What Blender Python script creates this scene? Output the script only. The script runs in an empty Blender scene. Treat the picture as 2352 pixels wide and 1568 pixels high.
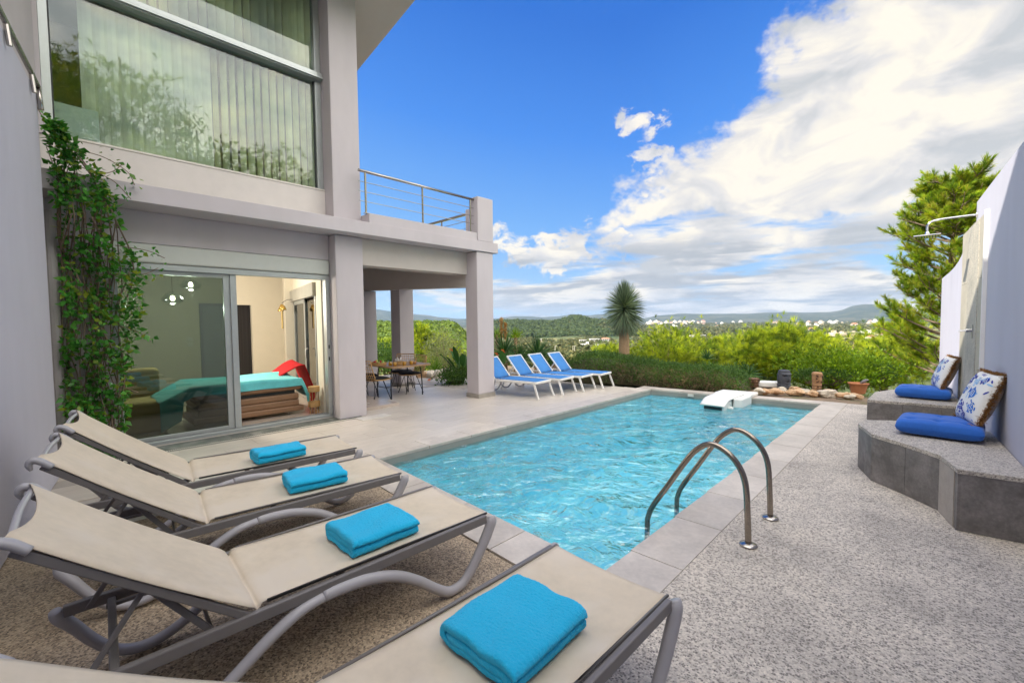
import bpy, math, random
import numpy as np
from mathutils import Vector, Matrix, Euler
random.seed(7); RNG = np.random.default_rng(7)
R = math.radians
SC = bpy.context.scene
COL = SC.collection
# ------------------------------------------------------------------ camera
YAW, PITCH, ROLL = R(43.80), R(2.605), 0.0114
fh = Vector((-math.sin(YAW), math.cos(YAW), 0)); rt = Vector((math.cos(YAW), math.sin(YAW), 0))
fw = fh*math.cos(PITCH) + Vector((0, 0, -math.sin(PITCH))); up = rt.cross(fw)
cr, sr = math.cos(ROLL), math.sin(ROLL)
cam_x = rt*cr - up*sr*-1*-1; cam_y = up*cr + rt*sr
cam_x = cam_y.cross(-fw)
cam = bpy.data.cameras.new('camera'); cam.sensor_width = 36; cam.lens = 1010/2352*36
cam.clip_start = 0.05; cam.clip_end = 30000
co = bpy.data.objects.new('camera', cam); COL.objects.link(co)
mw = Matrix((cam_x, cam_y, -fw)).transposed().to_4x4(); mw.translation = (0, 0, 1.6)
co.matrix_world = mw
SC.camera = co
# ------------------------------------------------------------------ sun direction, exposure
SUN = Vector((0.40, 0.60, -0.45)).normalized()          # direction the light travels
SUN_EL = math.asin(-SUN.z); SUN_AZ = math.atan2(-SUN.x, -SUN.y)
SC.view_settings.view_transform = 'Standard'; SC.view_settings.look = 'None'
SC.view_settings.exposure = 1.45; SC.view_settings.gamma = 1.0
SC.view_settings.use_curve_mapping = False
SC.cycles.use_denoising = True
SC.cycles.max_bounces = 8; SC.cycles.transparent_max_bounces = 24
SC.cycles.caustics_reflective = False; SC.cycles.caustics_refractive = False
SC.cycles.sample_clamp_indirect = 6
sl = bpy.data.lights.new('sun', 'SUN'); sl.energy = 2.7; sl.angle = R(0.55); sl.color = (1.0, 0.93, 0.80)
so = bpy.data.objects.new('sun', sl); COL.objects.link(so)
so.rotation_euler = SUN.to_track_quat('-Z', 'Y').to_euler()
# ------------------------------------------------------------------ node expression helper
class NT:
    def __init__(s, tree): s.t = tree; s.n = tree.nodes; s.l = tree.links
    def node(s, typ, **kw):
        nd = s.n.new(typ)
        for k, v in kw.items():
            setattr(nd, k, v)
        return nd
    def put(s, sock, v):
        if isinstance(v, bpy.types.NodeSocket): s.l.new(v, sock)
        elif isinstance(v, bpy.types.Node): s.l.new(v.outputs[0], sock)
        else:
            try: sock.default_value = v
            except Exception:
                sock.default_value = tuple(v)+(1,) if len(v) == 3 else v
    def m(s, op, a, b=0.0, c=0.0):
        nd = s.node('ShaderNodeMath', operation=op)
        s.put(nd.inputs[0], a); s.put(nd.inputs[1], b); s.put(nd.inputs[2], c)
        return nd.outputs[0]
    def v(s, op, a, b=(0, 0, 0), out=0):
        nd = s.node('ShaderNodeVectorMath', operation=op)
        s.put(nd.inputs[0], a); s.put(nd.inputs[1], b)
        return nd.outputs['Value'] if op in ('DOT_PRODUCT', 'LENGTH') else nd.outputs[0]
    def sep(s, a):
        nd = s.node('ShaderNodeSeparateXYZ'); s.put(nd.inputs[0], a); return nd.outputs
    def comb(s, x, y, z):
        nd = s.node('ShaderNodeCombineXYZ'); s.put(nd.inputs[0], x); s.put(nd.inputs[1], y); s.put(nd.inputs[2], z); return nd.outputs[0]
    def smooth(s, x, a, b, lo=0.0, hi=1.0):
        nd = s.node('ShaderNodeMapRange', interpolation_type='SMOOTHSTEP')
        s.put(nd.inputs[0], x); nd.inputs[1].default_value = a; nd.inputs[2].default_value = b
        nd.inputs[3].default_value = lo; nd.inputs[4].default_value = hi
        return nd.outputs[0]
    def noise(s, vec, scale, detail=4, rough=.55, dist=0.0, col=False):
        nd = s.node('ShaderNodeTexNoise'); 
        if vec is not None: s.put(nd.inputs['Vector'], vec)
        nd.inputs['Scale'].default_value = scale; nd.inputs['Detail'].default_value = detail
        nd.inputs['Roughness'].default_value = rough; nd.inputs['Distortion'].default_value = dist
        return nd.outputs['Color' if col else 'Fac']
    def mix(s, f, a, b, typ='MIX'):
        nd = s.node('ShaderNodeMix', data_type='RGBA', blend_type=typ)
        s.put(nd.inputs[0], f)
        for i, q in ((6, a), (7, b)):
            if isinstance(q, (tuple, list)) and len(q) == 3: q = tuple(q)+(1,)
            s.put(nd.inputs[i], q)
        return nd.outputs[2]
    def ramp(s, f, pts, interp='LINEAR'):
        nd = s.node('ShaderNodeValToRGB'); cr_ = nd.color_ramp; cr_.interpolation = interp
        while len(cr_.elements) < len(pts): cr_.elements.new(0.5)
        for e_, (p, c) in zip(cr_.elements, pts):
            e_.position = p; e_.color = tuple(c)+(1,) if len(c) == 3 else c
        s.put(nd.inputs[0], f); return nd.outputs[0]
    def bump(s, h, strength=.3, dist=.01, normal=None):
        nd = s.node('ShaderNodeBump'); s.put(nd.inputs['Height'], h)
        nd.inputs['Strength'].default_value = strength; nd.inputs['Distance'].default_value = dist
        if normal is not None: s.put(nd.inputs['Normal'], normal)
        return nd.outputs[0]
# ------------------------------------------------------------------ world: sky texture with clouds
def build_world():
    w = bpy.data.worlds.new('World'); SC.world = w; w.use_nodes = True
    T = NT(w.node_tree); T.n.clear()
    tc = T.node('ShaderNodeTexCoord')
    d = T.v('NORMALIZE', tc.outputs['Generated'])
    x, y, z = T.sep(d)
    zc = T.m('MAXIMUM', z, 0.0)
    hx = T.v('DOT_PRODUCT', d, tuple(rt)); 
    ln = T.m('SQRT', T.m('MAXIMUM', T.m('SUBTRACT', 1.0, T.m('MULTIPLY', z, z)), 1e-4))
    a = T.m('ARCSINE', T.m('DIVIDE', hx, ln))          # bearing right of the garden axis
    e = T.m('ARCSINE', z)
    # flat cloud layer coordinates
    k = T.m('DIVIDE', 1.0, T.m('ADD', zc, 0.10))
    P = T.comb(T.m('MULTIPLY', x, k), T.m('MULTIPLY', y, k), 0.0)
    # angular coordinates, stretched sideways, for cloud edges
    Q = T.comb(T.m('MULTIPLY', a, 1.0), T.m('MULTIPLY', e, 1.5), T.m('MULTIPLY', x, .3))
    warp = T.noise(Q, 6.0, 6, .62)
    warp2 = T.noise(Q, 26.0, 4, .6)
    wv = T.m('ADD', T.m('MULTIPLY', T.m('SUBTRACT', warp, .5), .34), T.m('MULTIPLY', T.m('SUBTRACT', warp2, .5), .07))
    # large bank rising to the right
    top = T.m('SUBTRACT', T.m('ADD', .236, T.m('MULTIPLY', .74, T.m('SUBTRACT', a, .283))), e)
    low = T.m('SUBTRACT', e, T.m('SUBTRACT', .205, T.m('MULTIPLY', T.m('SUBTRACT', a, .3), .03)))
    bank = T.m('MINIMUM', T.m('MULTIPLY', top, .8), T.m('MULTIPLY', low, 1.6))
    f_bank = T.smooth(T.m('ADD', bank, wv), -.035, .025)
    # streaky low layer, in the flat layer's perspective
    n1 = T.noise(P, 1.05, 6, .62, .4)
    n1b = T.noise(T.comb(T.m('MULTIPLY', a, 2.2), T.m('MULTIPLY', e, 13.0), 0.3), 1.6, 5, .6, .3)
    lowmask = T.smooth(T.m('ADD', T.m('SUBTRACT', e, T.smooth(a, .2, .42, 0, .045)), T.m('MULTIPLY', wv, .12)), .145, .215, 1.0, 0.0)
    ax = T.smooth(a, -.25, .35, -.10, .045)
    f_low = T.smooth(T.m('ADD', T.m('ADD', T.m('MULTIPLY', n1b, .72), T.m('MULTIPLY', n1, .28)), T.m('ADD', ax, T.smooth(e, .0, .19, .08, -.01))), .46, .585)
    f_low = T.m('MULTIPLY', f_low, lowmask)
    # left cloud just above the far edge of the terrace, and one small cloud
    nb = T.noise(Q, 15.0, 6, .62, .3)
    def blob(a0, e0, ra, re, amp=1.0):
        da = T.m('DIVIDE', T.m('SUBTRACT', a, a0), ra); de = T.m('DIVIDE', T.m('SUBTRACT', e, e0), re)
        r2 = T.m('ADD', T.m('MULTIPLY', da, da), T.m('MULTIPLY', de, de))
        return T.smooth(T.m('ADD', T.m('SUBTRACT', 1.0, r2), T.m('MULTIPLY', T.m('SUBTRACT', nb, .5), 9.0)), -.1, 1.1, 0, amp)
    f_b = T.m('MAXIMUM', blob(.09, .158, .22, .045), blob(.283, .402, .050, .032, .95))
    f_b = T.m('MAXIMUM', f_b, blob(.315, .30, .05, .045, .95))
    # scattered clouds, added behind and above the viewer to widen the fill
    n2 = T.noise(P, .55, 6, .6, .3)
    behind_up = T.m('SUBTRACT', T.m('MULTIPLY', z, .55), T.v('DOT_PRODUCT', d, tuple(fh)))
    f_sc = T.m('MULTIPLY', T.smooth(n2, .36, .52), T.smooth(behind_up, -.25, .15))
    f = T.m('MAXIMUM', T.m('MAXIMUM', f_bank, f_low), T.m('MAXIMUM', f_b, f_sc))
    # cloud tone: bright tops, soft grey undersides
    sh = T.noise(T.comb(T.m('MULTIPLY', a, 2.6), T.m('MULTIPLY', e, 5.2), .7), 2.5, 6, .56, .5)
    shade = T.ramp(T.m('ADD', sh, T.m('MULTIPLY', T.m('SUBTRACT', f, .5), -.04)),
                   [(.34, (2.15, 2.35, 2.75)), (.45, (2.85, 2.95, 3.3)), (.56, (3.65, 3.6, 3.55))])
    sky = T.node('ShaderNodeTexSky', sky_type='NISHITA', sun_disc=False)
    sky.sun_elevation = SUN_EL; sky.sun_rotation = SUN_AZ; sky.altitude = 100; sky.air_density = 1.0
    sky.dust_density = 0.4; sky.ozone_density = 3.0
    blue = T.ramp(T.m('ADD', e, T.m('MULTIPLY', T.m('ABSOLUTE', T.m('SUBTRACT', a, .25)), -.16)),
                  [(0.0, (.60, .84, 1.05)), (.16, (.28, .62, 1.10)), (.36, (.08, .38, 1.05)), (.56, (.015, .23, .85))])
    sh2 = T.noise(T.comb(T.m('MULTIPLY', a, 3.0), T.m('MULTIPLY', e, 20.0), 1.3), 2.0, 5, .6, .4)
    shade = T.mix(T.m('MULTIPLY', T.smooth(e, .19, .13), T.smooth(sh2, .56, .40)), shade, (1.75, 1.95, 2.35))
    skyb = T.mix(0.90, sky.outputs[0], T.v('MULTIPLY', blue, (2.1, 2.55, 3.05)))
    # cloud brightness raised behind and above the viewer: added fill for deck and facade
    fill_glow = T.m('ADD', 1.0, T.m('MULTIPLY', 3.3, T.smooth(behind_up, -.22, .62)))
    shade = T.v('MULTIPLY', shade, T.comb(T.m('MULTIPLY', fill_glow, 1.06), fill_glow, T.m('MULTIPLY', fill_glow, .88)))
    bg = T.node('ShaderNodeBackground'); bg.inputs[1].default_value = 0.1
    below = T.smooth(z, -.02, .0)
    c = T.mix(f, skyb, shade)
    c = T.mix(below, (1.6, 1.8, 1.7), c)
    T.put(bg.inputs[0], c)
    out = T.node('ShaderNodeOutputWorld'); T.l.new(bg.outputs[0], out.inputs[0])
build_world()
# ------------------------------------------------------------------ materials
MATS = {}
def P_mat(name, base=(.5, .5, .5), rough=.6, var=.12, vs=2.0, bump=.0, bs=60, bd=.004, metal=0.0, spec=.5, alpha=None,
          isl=0.0, objr=0.0, coat=0.0, sheen=0.0, var2=None, stretch=None):
    """principled material: colour broken by two noises, optional relief, per-piece tint"""
    if name in MATS: return MATS[name]
    m = bpy.data.materials.new(name); m.use_nodes = True; T = NT(m.node_tree)
    b = T.n['Principled BSDF']
    tc = T.node('ShaderNodeTexCoord'); vec = tc.outputs['Object']
    if stretch: vec = T.v('MULTIPLY', vec, stretch)
    n = T.noise(vec, vs, 5, .6); n2 = T.noise(vec, vs*9, 3, .6)
    f = T.m('ADD', T.m('MULTIPLY', n, .65), T.m('MULTIPLY', n2, .35))
    lo = tuple(max(0, c*(1-var*1.6)) for c in base); hi = tuple(min(1, c*(1+var*1.3)) for c in base)
    c = T.ramp(f, [(.3, lo), (.7, hi)])
    if var2: c = T.mix(T.smooth(T.noise(vec, vs*.6, 4, .7), .48, .66), c, var2)
    if isl:
        g = T.node('ShaderNodeNewGeometry'); c = T.mix(1.0, c, T.ramp(g.outputs['Random Per Island'], [(0, (1-isl,)*3), (1, (1+isl,)*3)]), 'MULTIPLY')
    if objr:
        oi = T.node('ShaderNodeObjectInfo'); c = T.mix(1.0, c, T.ramp(oi.outputs['Random'], [(0, (1-objr,)*3), (1, (1+objr*.5,)*3)]), 'MULTIPLY')
    T.put(b.inputs['Base Color'], c)
    T.put(b.inputs['Roughness'], T.m('ADD', rough-.06, T.m('MULTIPLY', n2, .12)))
    b.inputs['Metallic'].default_value = metal; b.inputs['Specular IOR Level'].default_value = spec
    b.inputs['Coat Weight'].default_value = coat; b.inputs['Sheen Weight'].default_value = sheen
    if bump: T.put(b.inputs['Normal'], T.bump(T.noise(vec, bs, 4, .6), bump, bd))
    MATS[name] = m; return m
def leaf_mat(name, cols, trans=.45, rough=.5):
    if name in MATS: return MATS[name]
    m = bpy.data.materials.new(name); m.use_nodes = True; T = NT(m.node_tree); T.n.clear()
    g = T.node('ShaderNodeNewGeometry')
    n = len(cols); c = T.ramp(g.outputs['Random Per Island'], [(i/(n-1), q) for i, q in enumerate(cols)])
    tc = T.node('ShaderNodeTexCoord')
    c = T.mix(1.0, c, T.ramp(T.noise(tc.outputs['Object'], 1.3, 3), [(.3, (.55, .58, .6)), (.7, (1.3, 1.28, 1.1))]), 'MULTIPLY')
    d = T.node('ShaderNodeBsdfPrincipled'); T.put(d.inputs['Base Color'], c); d.inputs['Roughness'].default_value = rough
    d.inputs['Specular IOR Level'].default_value = .35
    tr = T.node('ShaderNodeBsdfTranslucent'); T.put(tr.inputs[0], T.mix(1.0, c, (1.3, 1.25, .6), 'MULTIPLY'))
    mx = T.node('ShaderNodeMixShader'); mx.inputs[0].default_value = trans
    T.l.new(d.outputs[0], mx.inputs[1]); T.l.new(tr.outputs[0], mx.inputs[2])
    o = T.node('ShaderNodeOutputMaterial'); T.l.new(mx.outputs[0], o.inputs[0])
    MATS[name] = m; return m
def glass_mat(name, tint=(.8, .9, .85), refl=1.0, rough=.0, ior=1.5, bump=None):
    if name in MATS: return MATS[name]
    m = bpy.data.materials.new(name); m.use_nodes = True; T = NT(m.node_tree); T.n.clear()
    t = T.node('ShaderNodeBsdfTransparent'); t.inputs[0].default_value = tuple(tint)+(1,)
    gl = T.node('ShaderNodeBsdfGlossy'); gl.inputs['Roughness'].default_value = rough; gl.inputs[0].default_value = (refl, refl, refl, 1)
    fr = T.node('ShaderNodeFresnel'); geo = T.node('ShaderNodeNewGeometry')
    T.put(fr.inputs[0], T.m('POWER', ior, T.m('SUBTRACT', 1.0, T.m('MULTIPLY', geo.outputs['Backfacing'], 2.0))))
    if bump:
        nrm = bump(T); T.put(gl.inputs['Normal'], nrm); T.put(fr.inputs['Normal'], nrm)
    mx = T.node('ShaderNodeMixShader'); T.l.new(fr.outputs[0], mx.inputs[0]); T.l.new(t.outputs[0], mx.inputs[1]); T.l.new(gl.outputs[0], mx.inputs[2])
    o = T.node('ShaderNodeOutputMaterial'); T.l.new(mx.outputs[0], o.inputs[0])
    MATS[name] = m; return m
def emit_mat(name, col, s):
    m = bpy.data.materials.new(name); m.use_nodes = True; T = NT(m.node_tree); T.n.clear()
    e = T.node('ShaderNodeEmission'); e.inputs[0].default_value = tuple(col)+(1,); e.inputs[1].default_value = s
    o = T.node('ShaderNodeOutputMaterial'); T.l.new(e.outputs[0], o.inputs[0]); return m
def aggregate_mat(name, dark, mid, light, lightness):
    m = bpy.data.materials.new(name); m.use_nodes = True; T = NT(m.node_tree); b = T.n['Principled BSDF']
    tc = T.node('ShaderNodeTexCoord'); vec = tc.outputs['Object']
    wv = T.v('ADD', vec, T.v('MULTIPLY', T.noise(vec, 90, 2, col=True), (.006, .006, .006)))
    vo = T.node('ShaderNodeTexVoronoi'); T.put(vo.inputs['Vector'], wv); vo.inputs['Scale'].default_value = 98
    vo2 = T.node('ShaderNodeTexVoronoi'); T.put(vo2.inputs['Vector'], wv); vo2.inputs['Scale'].default_value = 190
    rnd = T.sep(vo.outputs['Color'])[0]; rnd2 = T.sep(vo2.outputs['Color'])[1]
    c1 = T.ramp(rnd, [(.0, dark), (.22, tuple(q*1.8 for q in dark)), (.34, mid), (.75, light), (1, tuple(min(1, q*1.2) for q in light))])
    c2 = T.ramp(rnd2, [(.0, dark), (.3, mid), (1, light)])
    c = T.mix(.35, c1, c2)
    edge = T.smooth(vo.outputs['Distance'], .35, .75)
    c = T.mix(T.m('MULTIPLY', edge, .5), c, lightness)
    big = T.noise(vec, 1.3, 5, .65)
    c = T.mix(1.0, c, T.ramp(big, [(.3, (.70, .70, .71)), (.5, (1, 1, 1)), (.72, (1.18, 1.17, 1.15))]), 'MULTIPLY')
    wet = T.noise(vec, .55, 4, .6)
    c = T.mix(T.smooth(wet, .55, .7, 0, .35), c, lightness)
    T.put(b.inputs['Base Color'], c); b.inputs['Roughness'].default_value = .72
    h = T.m('ADD', T.m('MULTIPLY', vo.outputs['Distance'], -1.0), T.m('MULTIPLY', vo2.outputs['Distance'], -.4))
    T.put(b.inputs['Normal'], T.bump(h, .7, .004))
    return m
STUCCO = P_mat('stucco', (.55, .505, .525), .85, .05, .7, .25, 130, .003, var2=(.50, .46, .475), stretch=(1, 1, .35))
STUCCO_W = P_mat('stucco_pale', (.68, .635, .60), .85, .05, .7, .2, 130, .003)
WALLP = P_mat('wall_paint_lavender', (.52, .51, .585), .85, .05, .5, .22, 110, .003, var2=(.46, .455, .53), stretch=(1, 1, .35))
SOFFIT = P_mat('soffit_paint', (.54, .49, .45), .85, .04, .6, .15, 100, .002)
ALU = P_mat('grey_aluminium', (.46, .49, .49), .35, .04, 3, 0, metal=.55)
ALU_D = P_mat('dark_gasket', (.03, .035, .035), .5, .1)
SHUT = P_mat('shutter_box_paint', (.56, .58, .54), .5, .04, 1)
STEEL = P_mat('brushed_steel', (.45, .42, .39), .22, .06, 20, .05, 200, .001, metal=1.0)
CHROME = P_mat('chrome', (.75, .75, .76), .10, .04, 5, metal=1.0)
SILL = P_mat('marble_sill', (.68, .64, .58), .4, .06, 4)
CREAM = P_mat('interior_plaster', (.74, .69, .58), .85, .03, .6)
PLINTH = P_mat('plinth_tile', (.36, .33, .29), .6, .12, 5, .1, 60)
TILE = P_mat('deck_tile_stone', (.60, .54, .47), .38, .15, 1.6, .12, 30, .002, objr=.06, stretch=(5.0, .7, 1), var2=(.53, .47, .41))
COPE = P_mat('coping_tile_stone', (.58, .52, .455), .42, .14, 3.0, .12, 40, .002, objr=.10, var2=(.49, .435, .38))
GROUT = P_mat('grout', (.40, .36, .32), .9, .1, 8)
SLATE = P_mat('bench_tile_slate', (.20, .185, .18), .55, .32, 5.5, .25, 30, .004, objr=.16, var2=(.12, .11, .105))
WHITE = P_mat('white_plastic', (.80, .80, .77), .4, .03, 3)
WHITEP = P_mat('white_powder_coat', (.80, .79, .76), .35, .03, 3)
BLUEF = P_mat('blue_mesh_fabric', (.045, .21, .53), .75, .10, 6, .3, 700, .001, objr=.1)
BLUEC = P_mat('blue_cotton', (.012, .12, .52), .8, .08, 5, .2, 400, .002, sheen=.2)
GREYP = P_mat('grey_resin', (.40, .385, .405), .38, .04, 2)
TAUPE = P_mat('taupe_frame', (.19, .175, .17), .42, .05, 3)
SLING = P_mat('beige_sling_fabric', (.64, .545, .42), .75, .09, 2.2, .35, 800, .001, var2=(.66, .575, .47))
AGG_G = aggregate_mat('pebble_wash_grey', (.07, .06, .055), (.40, .355, .305), (.70, .635, .555), (.64, .575, .50))
AGG_SHADE = aggregate_mat('pebble_wash_tan_shaded', (.05, .036, .025), (.26, .19, .125), (.58, .455, .31), (.40, .32, .23))  # lounger-side copy: flash warmth and contact shade under loungers put into colour
BENCHTOP = aggregate_mat('pebble_bench_top', (.06, .055, .05), (.34, .31, .28), (.62, .57, .51), (.52, .47, .42))
# ------------------------------------------------------------------ mesh builder
def catmull(pts, n=6):
    pts = [np.array(p, float) for p in pts]
    if len(pts) < 3: return pts
    P = [2*pts[0]-pts[1]]+pts+[2*pts[-1]-pts[-2]]; out = []
    for i in range(1, len(P)-2):
        for k in range(n):
            t = k/n; a, b, c, d = P[i-1], P[i], P[i+1], P[i+2]
            out.append(.5*((2*b)+(c-a)*t+(2*a-5*b+4*c-d)*t*t+(-a+3*b-3*c+d)*t**3))
    out.append(pts[-1]); return out
class MB:
    def __init__(s): s.v = []; s.f = []
    def add(s, vs, fs):
        o = len(s.v); s.v.extend([tuple(map(float, q)) for q in vs]); s.f.extend([tuple(i+o for i in f) for f in fs]); return s
    def box(s, x0, x1, y0, y1, z0, z1):
        return s.add([(x0,y0,z0),(x1,y0,z0),(x1,y1,z0),(x0,y1,z0),(x0,y0,z1),(x1,y0,z1),(x1,y1,z1),(x0,y1,z1)],
                     [(0,3,2,1),(4,5,6,7),(0,1,5,4),(1,2,6,5),(2,3,7,6),(3,0,4,7)])
    def prism(s, poly, z0, z1):
        n = len(poly)
        ar = sum(poly[i][0]*poly[(i+1)%n][1]-poly[(i+1)%n][0]*poly[i][1] for i in range(n))
        if ar < 0: poly = poly[::-1]
        z0s = z0 if hasattr(z0, '__len__') else [z0]*n; z1s = z1 if hasattr(z1, '__len__') else [z1]*n
        vs = [(p[0], p[1], z0s[i]) for i, p in enumerate(poly)]+[(p[0], p[1], z1s[i]) for i, p in enumerate(poly)]
        return s.add(vs, [tuple(range(n-1, -1, -1)), tuple(range(n, 2*n))]+[(i, (i+1)%n, (i+1)%n+n, i+n) for i in range(n)])
    def bar(s, a, b, w, h, up_=(0, 0, 1)):
        a = np.array(a, float); b = np.array(b, float); d = b-a; d /= np.linalg.norm(d)
        u = np.array(up_, float); x = np.cross(d, u); x /= np.linalg.norm(x); u = np.cross(x, d)
        vs = []
        for p in (a, b):
            for i, j in ((-1, -1), (1, -1), (1, 1), (-1, 1)): vs.append(p+x*w/2*i+u*h/2*j)
        return s.add(vs, [(0,1,2,3),(7,6,5,4),(0,4,5,1),(1,5,6,2),(2,6,7,3),(3,7,4,0)])
    def tube(s, pts, r, n=8, sm=5, cap=True, flat=1.0):
        P = catmull(pts, sm) if sm > 1 else [np.array(p, float) for p in pts]
        m = len(P); rr = r if hasattr(r, '__len__') else None
        u = None; vs = []
        for i, p in enumerate(P):
            t = P[min(i+1, m-1)]-P[max(i-1, 0)]; L = np.linalg.norm(t); t = t/L if L > 1e-9 else np.array([0, 0, 1.])
            if u is None:
                u = np.cross(t, (0, 0, 1.)) if abs(t[2]) < .95 else np.cross(t, (0, 1., 0))
            u = u-t*np.dot(u, t); u /= np.linalg.norm(u)+1e-12; w = np.cross(t, u)
            ra = (np.interp(i/(m-1), np.linspace(0, 1, len(rr)), rr) if rr is not None else r)
            for k in range(n):
                a_ = 2*math.pi*k/n; vs.append(p+u*ra*math.cos(a_)+w*ra*flat*math.sin(a_))
        fs = [(i*n+k, i*n+(k+1) % n, (i+1)*n+(k+1) % n, (i+1)*n+k) for i in range(m-1) for k in range(n)]
        if cap: fs += [tuple(range(n-1, -1, -1)), tuple(range((m-1)*n, m*n))]
        return s.add(vs, fs)
    def lathe(s, prof, c=(0, 0, 0), n=20, jit=0.0):
        vs = []
        for (r, z) in prof:
            for k in range(n):
                a_ = 2*math.pi*k/n; q = r*(1+random.uniform(-jit, jit)); vs.append((c[0]+q*math.cos(a_), c[1]+q*math.sin(a_), c[2]+z))
        m = len(prof)
        fs = [(i*n+k, i*n+(k+1) % n, (i+1)*n+(k+1) % n, (i+1)*n+k) for i in range(m-1) for k in range(n)]
        fs += [tuple(range(n-1, -1, -1)), tuple(range((m-1)*n, m*n))]
        return s.add(vs, fs)
    def grid(s, fn, nu, nv):
        vs = [fn(i/nu, j/nv) for i in range(nu+1) for j in range(nv+1)]
        return s.add(vs, [(i*(nv+1)+j, (i+1)*(nv+1)+j, (i+1)*(nv+1)+j+1, i*(nv+1)+j+1) for i in range(nu) for j in range(nv)])
    def build(s, name, mat, parent=None, smooth=False, bevel=0, loc=None, rotz=None, seg=2, solid=0):
        me = bpy.data.meshes.new(name); me.from_pydata(s.v, [], s.f)
        if mat: me.materials.append(mat)
        if smooth: me.polygons.foreach_set('use_smooth', [True]*len(me.polygons))
        me.update()
        return link(name, me, parent, bevel, loc, rotz, seg, solid)
def link(name, me, parent=None, bevel=0, loc=None, rotz=None, seg=2, solid=0):
    o = bpy.data.objects.new(name, me); COL.objects.link(o)
    if parent: o.parent = parent
    if loc is not None: o.location = loc
    if rotz is not None: o.rotation_euler = (0, 0, rotz)
    if solid:
        md = o.modifiers.new('solid', 'SOLIDIFY'); md.thickness = solid; md.offset = 0
    if bevel:
        md = o.modifiers.new('bevel', 'BEVEL'); md.width = bevel; md.segments = seg; md.limit_method = 'ANGLE'; md.angle_limit = R(40)
    return o
def tag(o, label=None, cat=None, group=None, kind=None):
    if label: o['label'] = label
    if cat: o['category'] = cat
    if group: o['group'] = group
    if kind: o['kind'] = kind
    return o
def empty(name, loc=(0, 0, 0), rz=0, **kw):
    o = bpy.data.objects.new(name, None); COL.objects.link(o); o.location = loc; o.rotation_euler = (0, 0, rz)
    o.empty_display_size = .1
    return tag(o, **kw)
def kids(o): return [c for c in bpy.data.objects if c.parent == o]
def copy_tree(o, parent=None, cache=None):
    c = o.copy(); COL.objects.link(c)
    if parent: c.parent = parent
    for ch in kids(o): copy_tree(ch, c)
    return c
def big_mesh(name, V, F, mat, parent=None, smooth=False):
    """fast mesh from numpy arrays, F is (n,3) or (n,4)"""
    V = np.asarray(V, np.float32); F = np.asarray(F, np.int32); n, k = F.shape
    me = bpy.data.meshes.new(name); me.vertices.add(len(V)); me.vertices.foreach_set('co', V.ravel())
    me.loops.add(n*k); me.loops.foreach_set('vertex_index', F.ravel())
    me.polygons.add(n); me.polygons.foreach_set('loop_start', np.arange(0, n*k, k, dtype=np.int32))
    me.polygons.foreach_set('loop_total', np.full(n, k, np.int32))
    if smooth: me.polygons.foreach_set('use_smooth', np.ones(n, bool))
    me.materials.append(mat); me.update(calc_edges=True)
    return link(name, me, parent)
def rand_rot(n, rng=RNG):
    q = rng.normal(size=(n, 4)); q /= np.linalg.norm(q, axis=1)[:, None]; w, x, y, z = q.T
    return np.stack([np.stack([1-2*(y*y+z*z), 2*(x*y-z*w), 2*(x*z+y*w)], -1), np.stack([2*(x*y+z*w), 1-2*(x*x+z*z), 2*(y*z-x*w)], -1),
                     np.stack([2*(x*z-y*w), 2*(y*z+x*w), 1-2*(x*x+y*y)], -1)], 1)
def dir_rot(D, rng=RNG):
    """rotations taking +Z to each direction, with random twist"""
    D = np.asarray(D, float); D = D/np.linalg.norm(D, axis=1)[:, None]
    h = rng.normal(size=D.shape); X = np.cross(D, h); X /= np.linalg.norm(X, axis=1)[:, None]; Y = np.cross(D, X)
    return np.stack([X, Y, D], 2)
def scatter(pv, pf, pos, rot, scl):
    pv = np.asarray(pv, float); pf = np.asarray(pf); pos = np.asarray(pos); n = len(pos)
    scl = np.broadcast_to(np.asarray(scl, float), (n,))
    V = np.einsum('nij,vj->nvi', rot, pv)*scl[:, None, None]+pos[:, None, :]
    F = pf[None]+(np.arange(n)*len(pv))[:, None, None]
    return V.reshape(-1, 3), F.reshape(-1, pf.shape[1])
LEAF_V = [(0, 0, 0), (.28, .06, .35), (0, -.02, .42), (-.28, .06, .35), (0, .05, 1.0)]
LEAF_F = [(0, 1, 2), (0, 2, 3), (1, 4, 2), (2, 4, 3)]
def tuft(n, L, w, spread, rng=RNG, up_bias=.3):
    """a spray of needles joined at the twig, so one tuft takes one tint"""
    V, F = [np.zeros(3)], []
    for i in range(n):
        th = rng.uniform(0, 2*math.pi); ph = abs(rng.normal(0, spread))
        d = np.array([math.sin(ph)*math.cos(th), math.sin(ph)*math.sin(th), math.cos(ph)])
        s_ = np.cross(d, rng.normal(size=3)); s_ /= np.linalg.norm(s_); l = L*rng.uniform(.65, 1.1); o = len(V)
        V += [d*l*.55-s_*w/2, d*l, d*l*.55+s_*w/2]; F += [(0, o, o+2), (o, o+1, o+2)]
    return np.array(V), np.array(F)
def ground_pt(xp, depth): 
    """point on bearing xp (tangent units scaled by 1010 about the view axis) at a given distance"""
    t = (xp-1176)/1010; p = fh*depth+rt*(t*depth); return p.x, p.y
def alt(xp, yp, depth): return 1.6-(yp-(738-.0114*(xp-1176)))/1010*depth
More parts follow.
